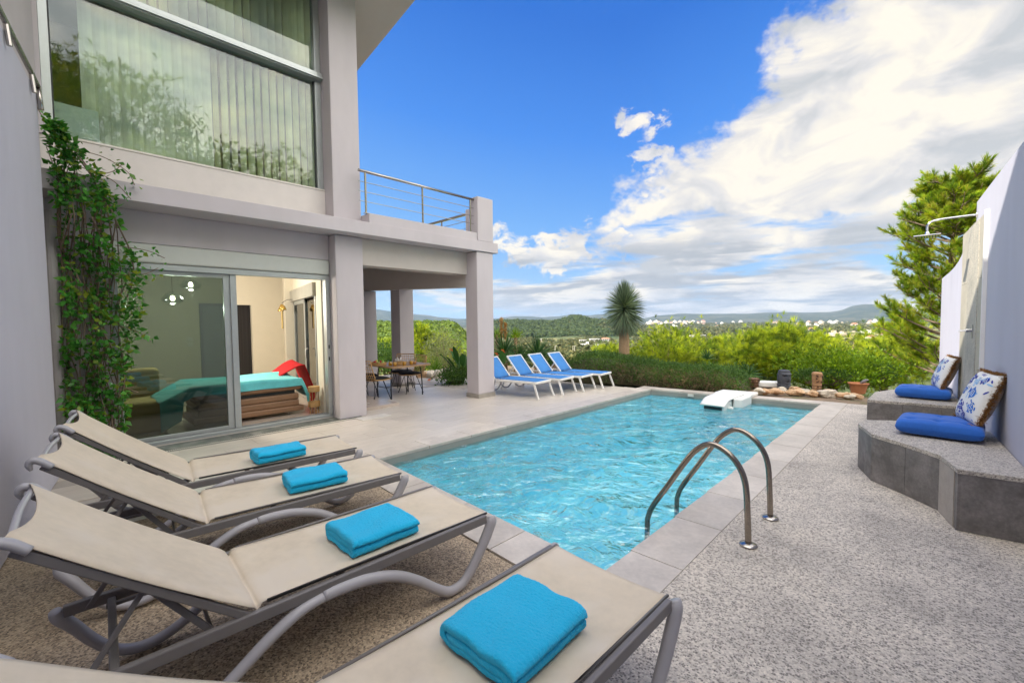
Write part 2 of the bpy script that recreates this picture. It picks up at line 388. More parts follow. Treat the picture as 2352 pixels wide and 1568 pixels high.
# ================================================================== TERRAIN
def interp(x, pts): return float(np.interp(x, [p[0] for p in pts], [p[1] for p in pts]))
RING = [6, 9, 12, 13.5, 16, 20, 28, 40, 60, 85, 120, 160, 210, 270, 330, 400, 500, 620, 760, 900, 1050, 1200, 1350, 1500, 1650, 1850, 2150, 2500, 3000, 3600, 4300, 5200, 6200, 7300, 8200, 9000, 10500]
OFF = [(60, 118), (100, 104), (200, 88), (400, 68), (700, 52), (1100, 39), (1600, 27), (2500, 17), (4000, 10), (5500, 7), (6600, 4)]
RIDGE = [(700, 714), (800, 716), (863, 710), (900, 714), (953, 721), (988, 724), (1012, 729), (1054, 732), (1136, 731), (1186, 726), (1246, 728), (1279, 727), (1317, 721), (1355, 724), (1385, 721), (1430, 726), (1481, 731), (1508, 725), (1557, 720), (1623, 720.5), (1699, 721), (1765, 717.5), (1828, 717), (1905, 717), (1934, 712), (1956, 703), (1986, 698), (2015, 699), (2037, 705), (2059, 712), (2085, 717), (2200, 722), (2500, 720)]
MID = [(1075, 0), (1120, 741), (1191, 739.6), (1235, 742), (1273, 741), (1295, 737), (1314, 730), (1328, 728.5), (1344, 733), (1360, 738), (1396, 741), (1440, 746), (1480, 0)]
def yh(xp): return 738-.0114*(xp-1176)
def terrain_z(xp, r):
    if r < 60:
        return float(np.interp(r, [6, 9, 12, 13.5, 16, 20, 28, 40, 60], [-2.8, -2.8, -2.2, -1.3, -1.5, -2.3, -3.6, -4.6, -5.5]))
    xq = min(max(xp, 700), 2500)
    o = interp(math.log(r), [(math.log(a), b) for a, b in OFF])
    if xq < 1110:     # wooded hill on the left
        w_ = min(1, (1110-xq)/70)
        tgt = float(np.interp(r, [60, 110, 160, 270, 345, 420, 600], [118, 92, 60, 20, 8, 22, 52]))
        o = o*(1-w_)+tgt*w_ if r < 700 else o
    if 1090 < xq < 1470 and 700 < r < 2200:
        top = interp(xq, [(a, b if b else 760) for a, b in MID])-yh(xq)+1.0
        w_ = math.exp(-((r-1500)/330)**2) if r < 1500 else math.exp(-((r-1500)/260)**2)
        o = o*(1-w_)+top*w_
    if r > 6200:
        top = interp(xq, RIDGE)-yh(xq)
        w_ = min(1, (r-6200)/2000) if r <= 8200 else max(0, 1-(r-8200)/1600)
        w_ = w_*w_*(3-2*w_); o = 4*(1-w_)+top*w_
    # small relief so that slopes do not read as a cone
    return 1.6-o/1010*r
def build_terrain():
    V = []; ang = list(np.arange(-180, -52, 4.0))+list(np.arange(-52, 52.1, .3))+list(np.arange(56, 180, 4.0)); na = len(ang)
    for r in RING:
        for a_ in ang:
            xp = 1176+1010*math.tan(R(max(-75, min(75, a_)))); d = fh*math.cos(R(a_))+rt*math.sin(R(a_))
            dep = r*max(.3, math.cos(R(max(-75, min(75, a_)))))
            z = 1.6+(terrain_z(xp, r)-1.6)*(dep/r if abs(a_) < 60 else .6)
            nz = (math.sin(a_*.9+r*.013)*math.sin(a_*.37+r*.004)+.5*math.sin(a_*2.3+r*.021))*min(r*.0009, 4) if r > 100 else 0
            V.append((d.x*r, d.y*r, z+nz))
    F = [(i*na+j, i*na+(j+1) % na, (i+1)*na+(j+1) % na, (i+1)*na+j) for i in range(len(RING)-1) for j in range(na)]
    m = bpy.data.materials.new('valley_ground'); m.use_nodes = True; T = NT(m.node_tree); b = T.n['Principled BSDF']
    tc = T.node('ShaderNodeTexCoord'); vec = tc.outputs['Object']
    x, y, z = T.sep(vec); rr = T.m('SQRT', T.m('ADD', T.m('MULTIPLY', x, x), T.m('MULTIPLY', y, y)))
    n1 = T.noise(vec, .012, 6, .65); n2 = T.noise(vec, .0022, 5, .65); n3 = T.noise(vec, .2, 3, .6)
    tan = (.36, .27, .16); olive = (.12, .135, .06); green = (.045, .075, .028); scrub = (.075, .085, .05); rock = (.30, .27, .23)
    near = T.ramp(n1, [(.38, green), (.5, olive), (.58, (.26, .22, .10)), (.68, tan)])
    far = T.ramp(T.m('ADD', T.m('MULTIPLY', n1, .45), T.m('MULTIPLY', n2, .55)), [(.40, (.03, .045, .035)), (.5, (.055, .068, .045)), (.6, (.12, .115, .08)), (.74, rock)])
    c = T.mix(T.smooth(rr, 1600, 4200), near, far)
    c = T.mix(1.0, c, T.ramp(n3, [(.3, (.7, .72, .7)), (.7, (1.2, 1.2, 1.2))]), 'MULTIPLY')
    T.put(b.inputs['Base Color'], c); b.inputs['Roughness'].default_value = .95; b.inputs['Specular IOR Level'].default_value = .1
    o = big_mesh('ground', V, F, m, smooth=True); tag(o, kind='structure')
build_terrain()
# haze over the valley
def haze():
    m = bpy.data.materials.new('haze'); m.use_nodes = True; T = NT(m.node_tree); T.n.clear()
    pv = T.node('ShaderNodeVolumePrincipled'); pv.inputs['Color'].default_value = (.50, .70, 1.0, 1); pv.inputs['Density'].default_value = 4.3e-5; pv.inputs['Anisotropy'].default_value = .2
    o = T.node('ShaderNodeOutputMaterial'); T.l.new(pv.outputs[0], o.inputs['Volume'])
    h = MB().box(-11500, 11500, -11500, 11500, -420, 420).build('haze', m); tag(h, kind='stuff')
USE_HAZE = True
if USE_HAZE: haze()
# garden soil around the deck
SOIL = P_mat('garden_soil', (.24, .17, .11), .95, .25, 3, .5, 30, .02, var2=(.12, .12, .05))
g_ = MB()
def soil_fn(u, v):
    x = -12+u*15; y = 9.98+.02*math.sin(x)+.0*x+v*4.6; y += .12*max(0, min(1, (x+4.7)/3.2))*(1-v)
    base = -.03+.05*math.sin(x*1.3)*math.sin(y*1.7)
    if y > 12: base -= (y-12)*.35
    if x < -7.6 and y < 9.3: base -= 0.0
    return (x, y, base-.02)
g_.grid(soil_fn, 40, 24); tag(g_.build('garden_ground', SOIL, smooth=True), kind='structure')
g2 = MB(); g2.grid(lambda u, v: (-22+u*14.3, 6.9+v*2.2 if False else 6.2+v*7.5, -.12-.05*math.sin(u*9)*math.cos(v*7)-(max(0, -10-(-22+u*14.3))*.10)), 30, 16)
tag(g2.build('garden_ground', SOIL, smooth=True), kind='structure')
# ================================================================== DECK AND POOL
PN, PR_, PF, PL = (-4.68, 2.60), (-1.49, 2.39), (-1.47, 9.84), (-4.69, 9.51)
def lerp2(a, b, t): return (a[0]+(b[0]-a[0])*t, a[1]+(b[1]-a[1])*t)
# lower bed under all paving, one strip each side of the pool
bed = MB()
bed.box(-12.2, -5.03, -.8, 9.35, -.30, -.012)
bed.prism([(-5.03, -.8), (-4.69, -.8), (-4.69, 9.86), (-5.03, 9.86)], -.30, -.030)
bed.prism([(-4.69, 2.22), (-4.69, 2.60), (-1.49, 2.39), (-1.49, 2.0)], -.30, -.030)
bed.prism([(-1.47, 2.0), (-1.12, 2.0), (-1.12, 10.2), (-1.47, 10.2)], -.30, -.030)
bed.prism([(-4.69, 9.53), (-1.49, 9.85), (-1.49, 10.18), (-4.69, 9.86)], -.30, -.030)
deck = bed.build('terrace_floor', GROUT); tag(deck, kind='structure')
def tile_mesh(name, w_, l_, h_=.012, mat=TILE, g=.0018):
    b = MB().box(-w_/2+g, w_/2-g, -l_/2+g, l_/2-g, -h_, 0); me = bpy.data.meshes.new(name); me.from_pydata(b.v, [], b.f); me.materials.append(mat); return me
TW, TL = .30, 1.20
tme = tile_mesh('tile', TW, TL); nt = 0
def add_tile(cx_, cy_, me=tme, parent=deck, z=0, rz=0):
    o = bpy.data.objects.new('tile', me); COL.objects.link(o); o.parent = parent; o.location = (cx_, cy_, z+random.uniform(-.0006, .0006)); o.rotation_euler = (0, 0, rz); return o
edge_y = lambda x: float(np.interp(x, [-12, -9.63, -9.08, -7.99, -7.9, -6.9, -6.36, -5.0], [6.35, 6.47, 6.6, 6.73, 9.0, 9.15, 9.26, 9.48]))
row = 0
x = -5.03-TW/2
while x > -11.9:
    y = -.75+(row*.4 % TL)
    while y < edge_y(x)+.3:
        if not (x < -7.45 and y < 3.9) and y+TL/2 < edge_y(x)+.75 and y > -.2+0*x:
            l0 = y-TL/2; l1 = min(y+TL/2, edge_y(x))
            if x < -7.45: l0 = max(l0, 3.75)
            if l1-l0 > .15:
                if abs((l1-l0)-TL) < 1e-6: add_tile(x, y)
                else: add_tile(x, (l0+l1)/2, tile_mesh('tile', TW, l1-l0))
                nt += 1
        y += TL
    row += 1; x -= TW
# dark stone strip and slotted drain at the threshold
b = MB().box(-7.42, -7.03, .3, 3.6, 0.001, .012); DARKST = P_mat('dark_slate_strip', (.10, .11, .10), .5, .4, 6, .2, 40, .003, var2=(.22, .22, .20))
tag(b.build('threshold_strip', DARKST, deck))
b = MB(); 
for i in range(170): b.box(-7.025, -6.965, -.1+i*.022, -.088+i*.022, .001, .009)
tag(b.build('drain_grille', P_mat('drain_plastic', (.62, .59, .53), .6, .05), deck), kind='stuff')
MB().box(-7.03, -6.96, -.1, 3.65, -.001, .003).build('drain_channel', ALU_D, deck)
MB().box(-6.955, -6.70, 3.45, 3.98, .001, .010).build('threshold_sill', SILL, deck)
# coping tiles: own outline each
cop = tag(MB().box(-4.9, -1.3, 2.05, 2.10, -.3, -.035).build('pool_coping', GROUT), kind='structure')
def cope_tile(poly, z1=0.003, z0=-.032):
    g = .003; c = np.mean(np.array(poly), 0)
    pts = []
    for p in poly:
        d = np.array(p)-c; L = np.linalg.norm(d); pts.append(tuple(c+d*(1-g*1.4/L)))
    o = MB().prism(pts, z0, z1).build('coping_tile', COPE, cop, bevel=.0015, seg=1); return o
ys = [2.0, 2.72, 3.44, 4.15, 4.87, 5.59, 6.31, 7.03, 7.75, 8.47, 9.19, 9.84]
for i in range(len(ys)-1): 
    y0, y1 = ys[i], ys[i+1]
    cope_tile([(-1.49 if y0 > 2.1 else -1.49, y0), (-1.12, y0), (-1.12, y1), (-1.48, y1)])
cope_tile([(-1.475, 9.845), (-1.12, 9.845), (-1.12, 10.2), (-1.475, 10.2)])
xs = [-1.492, -2.22, -2.94, -3.66, -4.38, -4.69]
for i in range(5):
    x0, x1 = xs[i+1], xs[i]
    t0 = (x0+4.68)/(3.19); t1 = (x1+4.68)/3.19
    ya0 = 2.60+(2.39-2.60)*t0; ya1 = 2.60+(2.39-2.60)*t1
    yb0, yb1 = 2.02+.2*(1-t0)*.9, 2.02+.2*(1-t1)*.9
    cope_tile([(x0, yb0), (x1, yb1), (x1, ya1), (x0, ya0)])
yl = [-.1, .6, 1.32, 2.04, 2.60, 3.32, 4.04, 4.76, 5.48, 6.20, 6.92, 7.64, 8.36, 9.08, 9.52]
for i in range(len(yl)-1): cope_tile([(-5.03, yl[i]), (-4.685, yl[i]), (-4.685, yl[i+1]), (-5.03, yl[i+1])])
cope_tile([(-5.03, 9.522), (-4.69, 9.522), (-4.69, 9.86), (-5.03, 9.86)])
for i in range(5):
    t0, t1 = i/5, (i+1)/5; A0 = lerp2(PL, PF, t0); A1 = lerp2(PL, PF, t1)
    cope_tile([(A0[0], A0[1]+.004), (A1[0], A1[1]+.004), (A1[0], A1[1]+.34), (A0[0], A0[1]+.34)])
# pebble-wash paving
pav = MB().prism([(-4.69, -3), (-1.12, -3), (-1.12, 2.0), (-1.49, 2.0), (-4.69, 2.2)], -.12, -.002); tag(pav.build('pebble_paving', AGG_SHADE), kind='structure')
pav = MB().prism([(-1.12, -3), (1.2, -3), (1.2, 10.6), (-1.12, 10.2)], -.12, -.001); tag(pav.build('pebble_paving', AGG_G), kind='structure')
# basin
BAS = bpy.data.materials.new('pool_plaster'); BAS.use_nodes = True; T = NT(BAS.node_tree); b_ = T.n['Principled BSDF']
tc = T.node('ShaderNodeTexCoord'); x_, y_, z_ = T.sep(tc.outputs['Object'])
vec = tc.outputs['Object']
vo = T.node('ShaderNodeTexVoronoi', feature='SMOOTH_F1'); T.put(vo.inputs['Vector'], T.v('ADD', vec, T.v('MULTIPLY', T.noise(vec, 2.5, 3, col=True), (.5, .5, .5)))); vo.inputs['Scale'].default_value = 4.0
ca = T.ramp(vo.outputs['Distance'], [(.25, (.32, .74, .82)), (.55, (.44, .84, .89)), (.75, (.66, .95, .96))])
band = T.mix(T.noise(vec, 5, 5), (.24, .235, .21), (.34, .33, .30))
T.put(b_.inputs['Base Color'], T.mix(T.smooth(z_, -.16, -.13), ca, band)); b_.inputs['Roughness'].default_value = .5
bs = MB(); poly = [PN, PR_, PF, PL]; n = 4; zb, zt = -1.35, -.032
vs = [(p[0], p[1], zb) for p in poly]+[(p[0], p[1], zt) for p in poly]
bs.add(vs, [(0, 1, 2, 3)]+[((i+1) % 4, i, i+4, (i+1) % 4+4) for i in range(4)])
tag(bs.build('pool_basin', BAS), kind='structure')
# white edge line round the near rim
def water_bump(T):
    tc = T.node('ShaderNodeTexCoord'); vec = T.v('MULTIPLY', tc.outputs['Object'], (1.0, 1.0, 0))
    wv = T.v('ADD', vec, T.v('MULTIPLY', T.noise(vec, 1.4, 2, col=True), (.55, .55, 0)))
    a = T.m('ADD', T.noise(wv, 5.5, 3, .5, .4), T.m('MULTIPLY', T.noise(wv, 1.7, 2, .5, .6), 1.5)); b = T.noise(wv, 15, 2, .5, .3)
    x, y, z = T.sep(tc.outputs['Object'])
    dx = T.m('ADD', x, 2.6); dy = T.m('SUBTRACT', y, 8.3); rr = T.m('SQRT', T.m('ADD', T.m('MULTIPLY', dx, dx), T.m('MULTIPLY', dy, dy)))
    ring = T.m('MULTIPLY', T.m('SINE', T.m('MULTIPLY', rr, 30)), T.smooth(rr, .2, 2.6, .055, 0))
    h = T.m('ADD', T.m('ADD', a, T.m('MULTIPLY', b, .30)), ring)
    return T.bump(h, 1.0, .11)
WATER = glass_mat('water', (.60, .89, .93), 1.0, .02, 2.45, water_bump)
wm = MB()
def wfn(u, v):
    p = lerp2(lerp2(PN, PR_, u), lerp2(PL, PF, u), v); x, y = p
    return (x, y, -.105+.007*math.sin(x*7+math.sin(y*3)*1.3)+.003*math.sin(y*9+x*4)+.002*math.sin(x*17-y*13))
wm.grid(wfn, 60, 130); tag(wm.build('pool_water', WATER, smooth=True), kind='structure')
# ================================================================== VILLA
villa = empty('villa', (-9, 3, 0), label='modern lilac-grey two-storey villa with tall windows and a terrace on columns', cat='house')
OV = Vector((-9, 3, 0))
def vb(b, name, mat, parent=villa, **kw):
    b.v = [(p[0]+9, p[1]-3, p[2]) for p in b.v]
    return b.build(name, mat, parent, **kw)
def vpart(parent_name, loc=(0, 0, 0)):
    e = bpy.data.objects.new(parent_name, None); COL.objects.link(e); e.parent = villa; return e
# columns (slightly flared plinths on the free ones)
vb(MB().box(-7.38, -7.08, 3.24, 3.72, 0, 3.05), 'column', STUCCO, bevel=.012)
vb(MB().box(-7.40, -7.10, 3.24, 3.72, 3.30, 9.2), 'column', STUCCO, bevel=.012)
vb(MB().prism([(-7.20, 6.10), (-6.83, 6.10), (-6.83, 6.56), (-7.20, 6.56)], 0.085, 3.05), 'column', STUCCO, bevel=.012)
vb(MB().box(-7.215, -6.815, 6.085, 6.575, 0, .085), 'plinth', PLINTH, bevel=.004)
vb(MB().box(-9.98, -9.56, 5.96, 6.36, .085, 2.45), 'column', STUCCO, bevel=.012)
vb(MB().box(-9.995, -9.545, 5.945, 6.375, 0, .085), 'plinth', PLINTH, bevel=.004)
vb(MB().box(-11.4, -10.85, 5.62, 6.05, -.1, 2.45), 'column', STUCCO, bevel=.012)
vb(MB().box(-7.04, -6.80, 6.12, 6.55, 3.27, 4.17), 'parapet_post', STUCCO, bevel=.010)
vb(MB().box(-7.40, -7.20, 6.30, 6.55, 3.27, 4.03), 'parapet_post', STUCCO, bevel=.010)
# floor slab with projecting fascia
vb(MB().box(-7.52, -6.80, -.15, 6.69, 3.06, 3.27), 'fascia', STUCCO, bevel=.006)
vb(MB().box(-12.2, -7.525, 3.6, 6.69, 3.03, 3.26), 'floor_slab', SOFFIT)
vb(MB().box(-12.2, -7.525, -.15, 3.598, 3.03, 3.262), 'floor_slab', SOFFIT)
# beams
vb(MB().prism([(-7.45, 3.722), (-7.14, 3.722), (-7.14, 6.098), (-7.45, 6.098)], 2.60, 3.058), 'beam', SOFFIT, bevel=.006)
vb(MB().prism([(-12.0, 5.66), (-12.0, 5.98), (-7.205, 6.40), (-7.205, 6.12)], [2.34, 2.34, 2.50, 2.50], 3.03), 'beam', SOFFIT, bevel=.006)
vb(MB().box(-7.50, -7.32, -.1, 3.236, 2.655, 3.058), 'lintel', STUCCO, bevel=.005)
# walls of ground floor
vb(MB().box(-7.50, -7.34, -.12, .52, 0.0, 2.654), 'wall', STUCCO)
vb(MB().prism([(-7.50, 3.30), (-7.42, 3.235), (-7.385, 3.72), (-12.0, 4.85), (-12.0, 4.62)], 0.0, 3.028), 'wall', STUCCO)
# upper wall
vb(MB().box(-7.60, -7.395, -.15, 3.236, 3.272, 3.80), 'wall', STUCCO_W)
vb(MB().box(-7.62, -7.385, .02, 3.236, 3.802, 3.828), 'window_sill', SILL, bevel=.003)
vb(MB().box(-7.60, -7.37, -.15, .02, 3.802, 9.2), 'wall', STUCCO)
vb(MB().prism([(-7.60, 3.24), (-7.402, 3.24), (-7.402, 3.70), (-12.2, 4.0), (-12.2, 3.8)], 3.27, 9.2), 'wall', STUCCO)
vb(MB().prism([(-14.5, 5.40), (-6.0, 4.40), (-6.0, -3.2), (-14.5, -3.2)], 7.02, 7.22), 'roof_slab', SOFFIT, bevel=.01)
vb(MB().prism([(-14.5, 5.43), (-5.97, 4.43), (-5.97, -3.2), (-14.5, -3.2)], 7.223, 7.42), 'roof_edge', STUCCO, bevel=.01)
vb(MB().box(-14.4, -14.2, -3, 5.0, 0, 7.0), 'wall', STUCCO)
# upper window
uw = MB().box(-7.55, -7.43, .02, .10, 3.83, 7.0).box(-7.55, -7.43, 3.14, 3.236, 3.83, 7.0).box(-7.56, -7.36, .02, 3.236, 5.585, 5.70).box(-7.56, -7.33, .02, 3.236, 5.60, 5.63)
upwin = vb(uw, 'upper_window', ALU, bevel=.004)
vb(MB().box(-7.50, -7.485, .10, 3.14, 3.83, 3.85).box(-7.50, -7.475, .10, .115, 3.83, 5.58).box(-7.5, -7.475, 3.125, 3.14, 3.83, 5.58), 'window_gasket', ALU_D, upwin)
GLU = glass_mat('upper_glass', (.86, .92, .88), 1.0, .0, 1.6)
vb(MB().box(-7.492, -7.486, .10, 3.14, 3.85, 5.585), 'pane', GLU, upwin)
vb(MB().box(-7.492, -7.486, .10, 3.14, 5.70, 7.0), 'pane', GLU, upwin)
BLIND = leaf_mat('blind_fabric', [(.80, .81, .76), (.86, .86, .82)], .3, .8)
yy = .42; i = 0
while yy < 3.12:
    for (z0, z1) in ((3.87, 5.56), (5.72, 6.98)):
        ang_ = (R(12+6*math.sin(i*1.7)) if yy < 1.75 else R(66+5*math.sin(i*2.3))) if z0 < 5 else R(50+8*math.sin(i*1.3))
        w_ = .0635; cx_, cy_ = -7.60, yy
        dx_, dy_ = math.sin(ang_)*w_, math.cos(ang_)*w_
        bb = MB(); bb.grid(lambda u, v: (cx_-dx_+2*dx_*u+.006*math.sin(u*math.pi), cy_-dy_+2*dy_*u, z0+(z1-z0)*v), 3, 1)
        vb(bb, 'blind_slat', BLIND, upwin)
    yy += .112; i += 1
# dark room behind upper window
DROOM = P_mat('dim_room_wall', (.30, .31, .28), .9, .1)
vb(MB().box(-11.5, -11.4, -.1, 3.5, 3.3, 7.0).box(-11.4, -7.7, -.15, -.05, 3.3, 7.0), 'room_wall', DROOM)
vb(MB().box(-7.56, -7.54, .115, .50, 3.85, 4.25).box(-7.54, -7.535, .15, .47, 3.88, 4.22), 'inner_window', P_mat('inner_window_frame', (.45, .5, .48), .4))
# wing of the house behind, carrying the same stucco
vb(MB().prism([(-7.36, -.02), (1.7, -2.1), (1.7, -9), (-14, -9), (-14, -3.2), (-7.36, -3.2)], 0, 7.0), 'wing', STUCCO)
vb(MB().prism([(-7.30, .10), (2.0, -2.03), (2.0, -9), (-14, -9), (-14, -3.25), (-7.30, -3.25)], 7.45, 7.75), 'wing_roof', STUCCO)
# ---- sliding door
sd = MB()
sd.box(-7.47, -7.33, .52, 3.236, 2.325, 2.40).box(-7.45, -7.33, 3.17, 3.236, .06, 2.325).box(-7.45, -7.33, .52, .58, .06, 2.325).box(-7.47, -7.33, .52, 3.236, .03, .075)
door = vb(sd, 'sliding_door', ALU, bevel=.004)
vb(MB().box(-7.44, -7.40, .58, 1.80, 2.27, 2.325).box(-7.44, -7.40, .58, 1.80, .075, .13).box(-7.44, -7.395, 1.72, 1.80, .075, 2.325).box(-7.40, -7.37, 1.80, 1.88, .075, 2.325), 'door_frame', ALU, door, bevel=.003)
vb(MB().box(-7.472, -7.335, .50, 3.25, .001, .030), 'threshold', SILL, door, bevel=.003)
vb(MB().box(-7.46, -7.35, .58, 3.17, .0755, .082).box(-7.43, -7.42, .58, 3.17, .082, .092).box(-7.39, -7.38, .58, 3.17, .082, .092), 'track', P_mat('track_metal', (.33, .34, .34), .4, metal=.6), door)
vb(MB().box(-7.437, -7.43, .58, 1.72, .13, 2.27), 'gasket', ALU_D, door) if False else None
GLD = glass_mat('door_glass', (.36, .43, .40), 1.0, .0, 1.62)
vb(MB().box(-7.424, -7.418, .58, 1.72, .13, 2.27), 'pane', GLD, door)
vb(MB().box(-7.332, -7.325, 3.19, 3.21, .98, 1.04).box(-7.332, -7.325, 3.19, 3.21, 1.18, 1.24), 'latch', ALU_D, door)
vb(MB().box(-7.50, -7.30, .50, 3.236, 2.405, 2.652), 'shutter_box', SHUT, bevel=.03, seg=4)
# terrace railing
rl = MB().tube([(-6.93, 3.60, 4.13), (-6.93, 6.13, 4.12)], .024, 10, 1)
railing = vb(rl, 'terrace_railing', STEEL, smooth=True)
for y in (3.72, 4.86, 6.03): vb(MB().tube([(-6.93, y, 3.44), (-6.93, y, 4.11)], .018, 8, 1).box(-6.965, -6.895, y-.035, y+.035, 3.437, 3.445), 'railing_post', STEEL, railing)
for z in (3.635, 3.795, 3.955): vb(MB().tube([(-6.93, 3.60, z), (-6.93, 6.13, z-.01)], .0065, 6, 1), 'railing_wire', STEEL, railing)
rl2 = vb(MB().bar((-7.15, 6.42, 3.97), (-11.5, 6.42, 3.97), .05, .04), 'terrace_railing', STEEL)
for i in range(3): vb(MB().tube([(-8.4-i*1.3, 6.42, 3.27), (-8.4-i*1.3, 6.42, 3.96)], .018, 8, 1), 'railing_post', STEEL, rl2)
for z in (3.5, 3.66, 3.82): vb(MB().tube([(-7.15, 6.42, z), (-11.5, 6.42, z)], .007, 6, 1), 'railing_wire', STEEL, rl2)
vb(MB().box(-7.20, -6.83, 3.722, 6.118, 3.272, 3.43), 'parapet', STUCCO, bevel=.006)
# ---- interior shell
IN = MB()
FLT = P_mat('interior_floor_tile', (.50, .42, .36), .25, .08, 1.0, objr=.05)
vb(MB().box(-12.0, -7.475, -3, 4.6, -.01, .05), 'room_floor', FLT)
vb(MB().box(-12.0, -7.51, -3, 3.23, 2.80, 3.02), 'room_ceiling', CREAM)
vb(MB().prism([(-12.0, 3.23), (-7.51, 3.23), (-7.51, 3.28), (-12.0, 4.60)], 2.80, 3.02), 'room_ceiling', CREAM)
vb(MB().box(-12.1, -12.0, -3, 2.98, .05, 2.8).box(-12.1, -12.0, 3.36, 4.8, .05, 2.8).box(-12.1, -12.0, 2.98, 3.36, 2.07, 2.8), 'room_wall', CREAM)
vb(MB().prism([(-7.515, 3.17), (-7.515, 3.22), (-8.0, 3.33), (-8.0, 3.28)], .05, 2.8).prism([(-10.65, 3.92), (-10.65, 3.84), (-11.98, 4.2), (-11.98, 4.28)], .05, 2.8), 'room_wall', CREAM)
vb(MB().prism([(-8.0, 3.28), (-8.0, 3.33), (-10.65, 3.92), (-10.65, 3.84)], 2.33, 2.8), 'room_wall', CREAM)
vb(MB().prism([(-10.62, 3.66), (-10.62, 3.86), (-11.3, 4.05), (-11.3, 3.85)], .05, 2.8), 'room_pillar', CREAM)
vb(MB().prism([(-8.0, 3.22), (-8.0, 3.30), (-10.6, 3.86), (-10.6, 3.76)], 2.10, 2.34), 'inner_shutter_box', P_mat('inner_box', (.36, .35, .31), .6))
def sw(t): return (-8.0-2.6*t, 3.27+.55*t)
fr = MB()
for (ta, tb_) in ((0.02, .05), (.42, .47), (.93, .97)): 
    a_, c_ = sw(ta), sw(tb_); fr.prism([a_, (a_[0], a_[1]+.06), (c_[0], c_[1]+.06), c_], .06, 2.1)
a_, c_ = sw(.42), sw(.97); fr.prism([a_, (a_[0], a_[1]+.06), (c_[0], c_[1]+.06), c_], .06, .14); fr.prism([a_, (a_[0], a_[1]+.06), (c_[0], c_[1]+.06), c_], 2.02, 2.1)
idoor = vb(fr, 'inner_door', ALU, bevel=.003)
a_, c_ = sw(.03), sw(.97); vb(MB().prism([(a_[0], a_[1]+.03), (a_[0], a_[1]+.036), (c_[0], c_[1]+.036), (c_[0], c_[1]+.03)], .1, 2.05), 'pane', glass_mat('inner_glass', (.25, .27, .26), 1.0, 0, 1.6), idoor)
hp = sw(.30); vb(MB().tube([(hp[0], hp[1]-.01, 1.12), (hp[0], hp[1]-.06, 1.10), (hp[0], hp[1]-.06, .95)], .012, 8, 3), 'handle', WHITE, idoor, smooth=True)
vb(MB().box(-12.35, -12.3, 2.9, 3.5, .05, 2.1), 'curtain_panel', P_mat('dark_curtain', (.035, .03, .03), .8, .3, 3, stretch=(1, 14, .1)))
vb(MB().box(-12.0, -11.975, 2.36, 2.80, .05, 2.03), 'room_door', P_mat('pale_grey_door', (.45, .45, .48), .5, .04))
vb(MB().box(-12.0, -11.96, 2.30, 2.36, .05, 2.09).box(-12.0, -11.96, 2.80, 2.86, .05, 2.09).box(-12.0, -11.96, 2.36, 2.80, 2.03, 2.09), 'door_frame', P_mat('door_frame_grey', (.36, .36, .40), .5, .04))
for z in (1.12, 1.24): vb(MB().box(-12.0, -11.985, 2.06, 2.16, z, z+.08), 'light_switch', WHITE, bevel=.005)
# ================================================================== walls either side
lw = empty('boundary_wall', (-6.6, 0, 0), label='tall lavender wall behind the beige loungers, carrying a handrail', cat='wall')
def lwb(b, n, m, **kw): b.v = [(p[0]+6.6, p[1], p[2]) for p in b.v]; return b.build(n, m, lw, **kw)
wy = lambda x: -.02-.13*(x+6.61)
lwb(MB().prism([(-6.64, wy(-6.64)), (1.2, wy(1.2)), (1.2, wy(1.2)-.25), (-6.64, wy(-6.64)-.06)], 0, 3.97), 'wall', WALLP, bevel=.01)
lwb(MB().tube([(-6.60, wy(-6.6)+.015, 4.03), (1.2, wy(1.2)+.015, 4.03)], .022, 8, 1).tube([(-6.60, wy(-6.6)+.015, 4.03), (-6.60, wy(-6.6)+.03, 3.80)], .022, 8, 1), 'handrail', STEEL, smooth=True)
lwb(MB().tube([(-6.3, wy(-6.3)+.03, 3.85), (-6.3, wy(-6.3)+.015, 4.03)], .018, 8, 1).tube([(-5.4, wy(-5.4)+.03, 3.85), (-5.4, wy(-5.4)+.015, 4.03)], .018, 8, 1), 'handrail_bracket', STEEL)
pipe = MB().tube([(-7.22, .02, 0), (-7.22, .02, 2.9)], .05, 12, 1)
for z in (.9, 2.1): pipe.tube([(-7.22, .02, z), (-7.22, .02, z+.04)], .057, 12, 1)
tag(pipe.build('drain_pipe', P_mat('pipe_paint', (.42, .39, .39), .6, .06), smooth=False), 'grey rain pipe in the corner behind the climbing plant', 'pipe')
# right garden wall
gw = empty('garden_wall', (.4, 7, 0), label='high lavender garden wall with stepped curved top on the right', cat='wall')
wx = lambda y: .51-.0661*(y-5.14)
def wpoly(top, ys_, th=.16):
    """upright slab following the wall line with an outline top(y)"""
    b = MB(); n = len(ys_); vs = []
    for off in (0, th):
        for y in ys_: vs.append((wx(y)+off, y, 0))
        for y, z in zip(ys_, top): vs.append((wx(y)+off, y, z))
    fs = []
    for k in range(n-1):
        fs.append((k, k+n, k+n+1, k+1)); o = 2*n; fs.append((o+k, o+k+1, o+k+n+1, o+k+n)); fs.append((n+k, o+n+k, o+n+k+1, n+k+1))
    fs.append((0, 2*n, 3*n, n)); fs.append((n-1, 2*n-1, 4*n-1, 3*n-1)); b.add(vs, fs); return b
b = wpoly([3.0, 3.0, 2.98, 2.96], [-2.5, 5.2, 6.6, 7.70]); b.v = [(p[0]-.4, p[1]-7, p[2]) for p in b.v]; b.build('wall_panel', WALLP, gw)
yy = [7.705, 8.3, 8.6, 8.9, 9.2, 9.6, 10.2, 11.45]
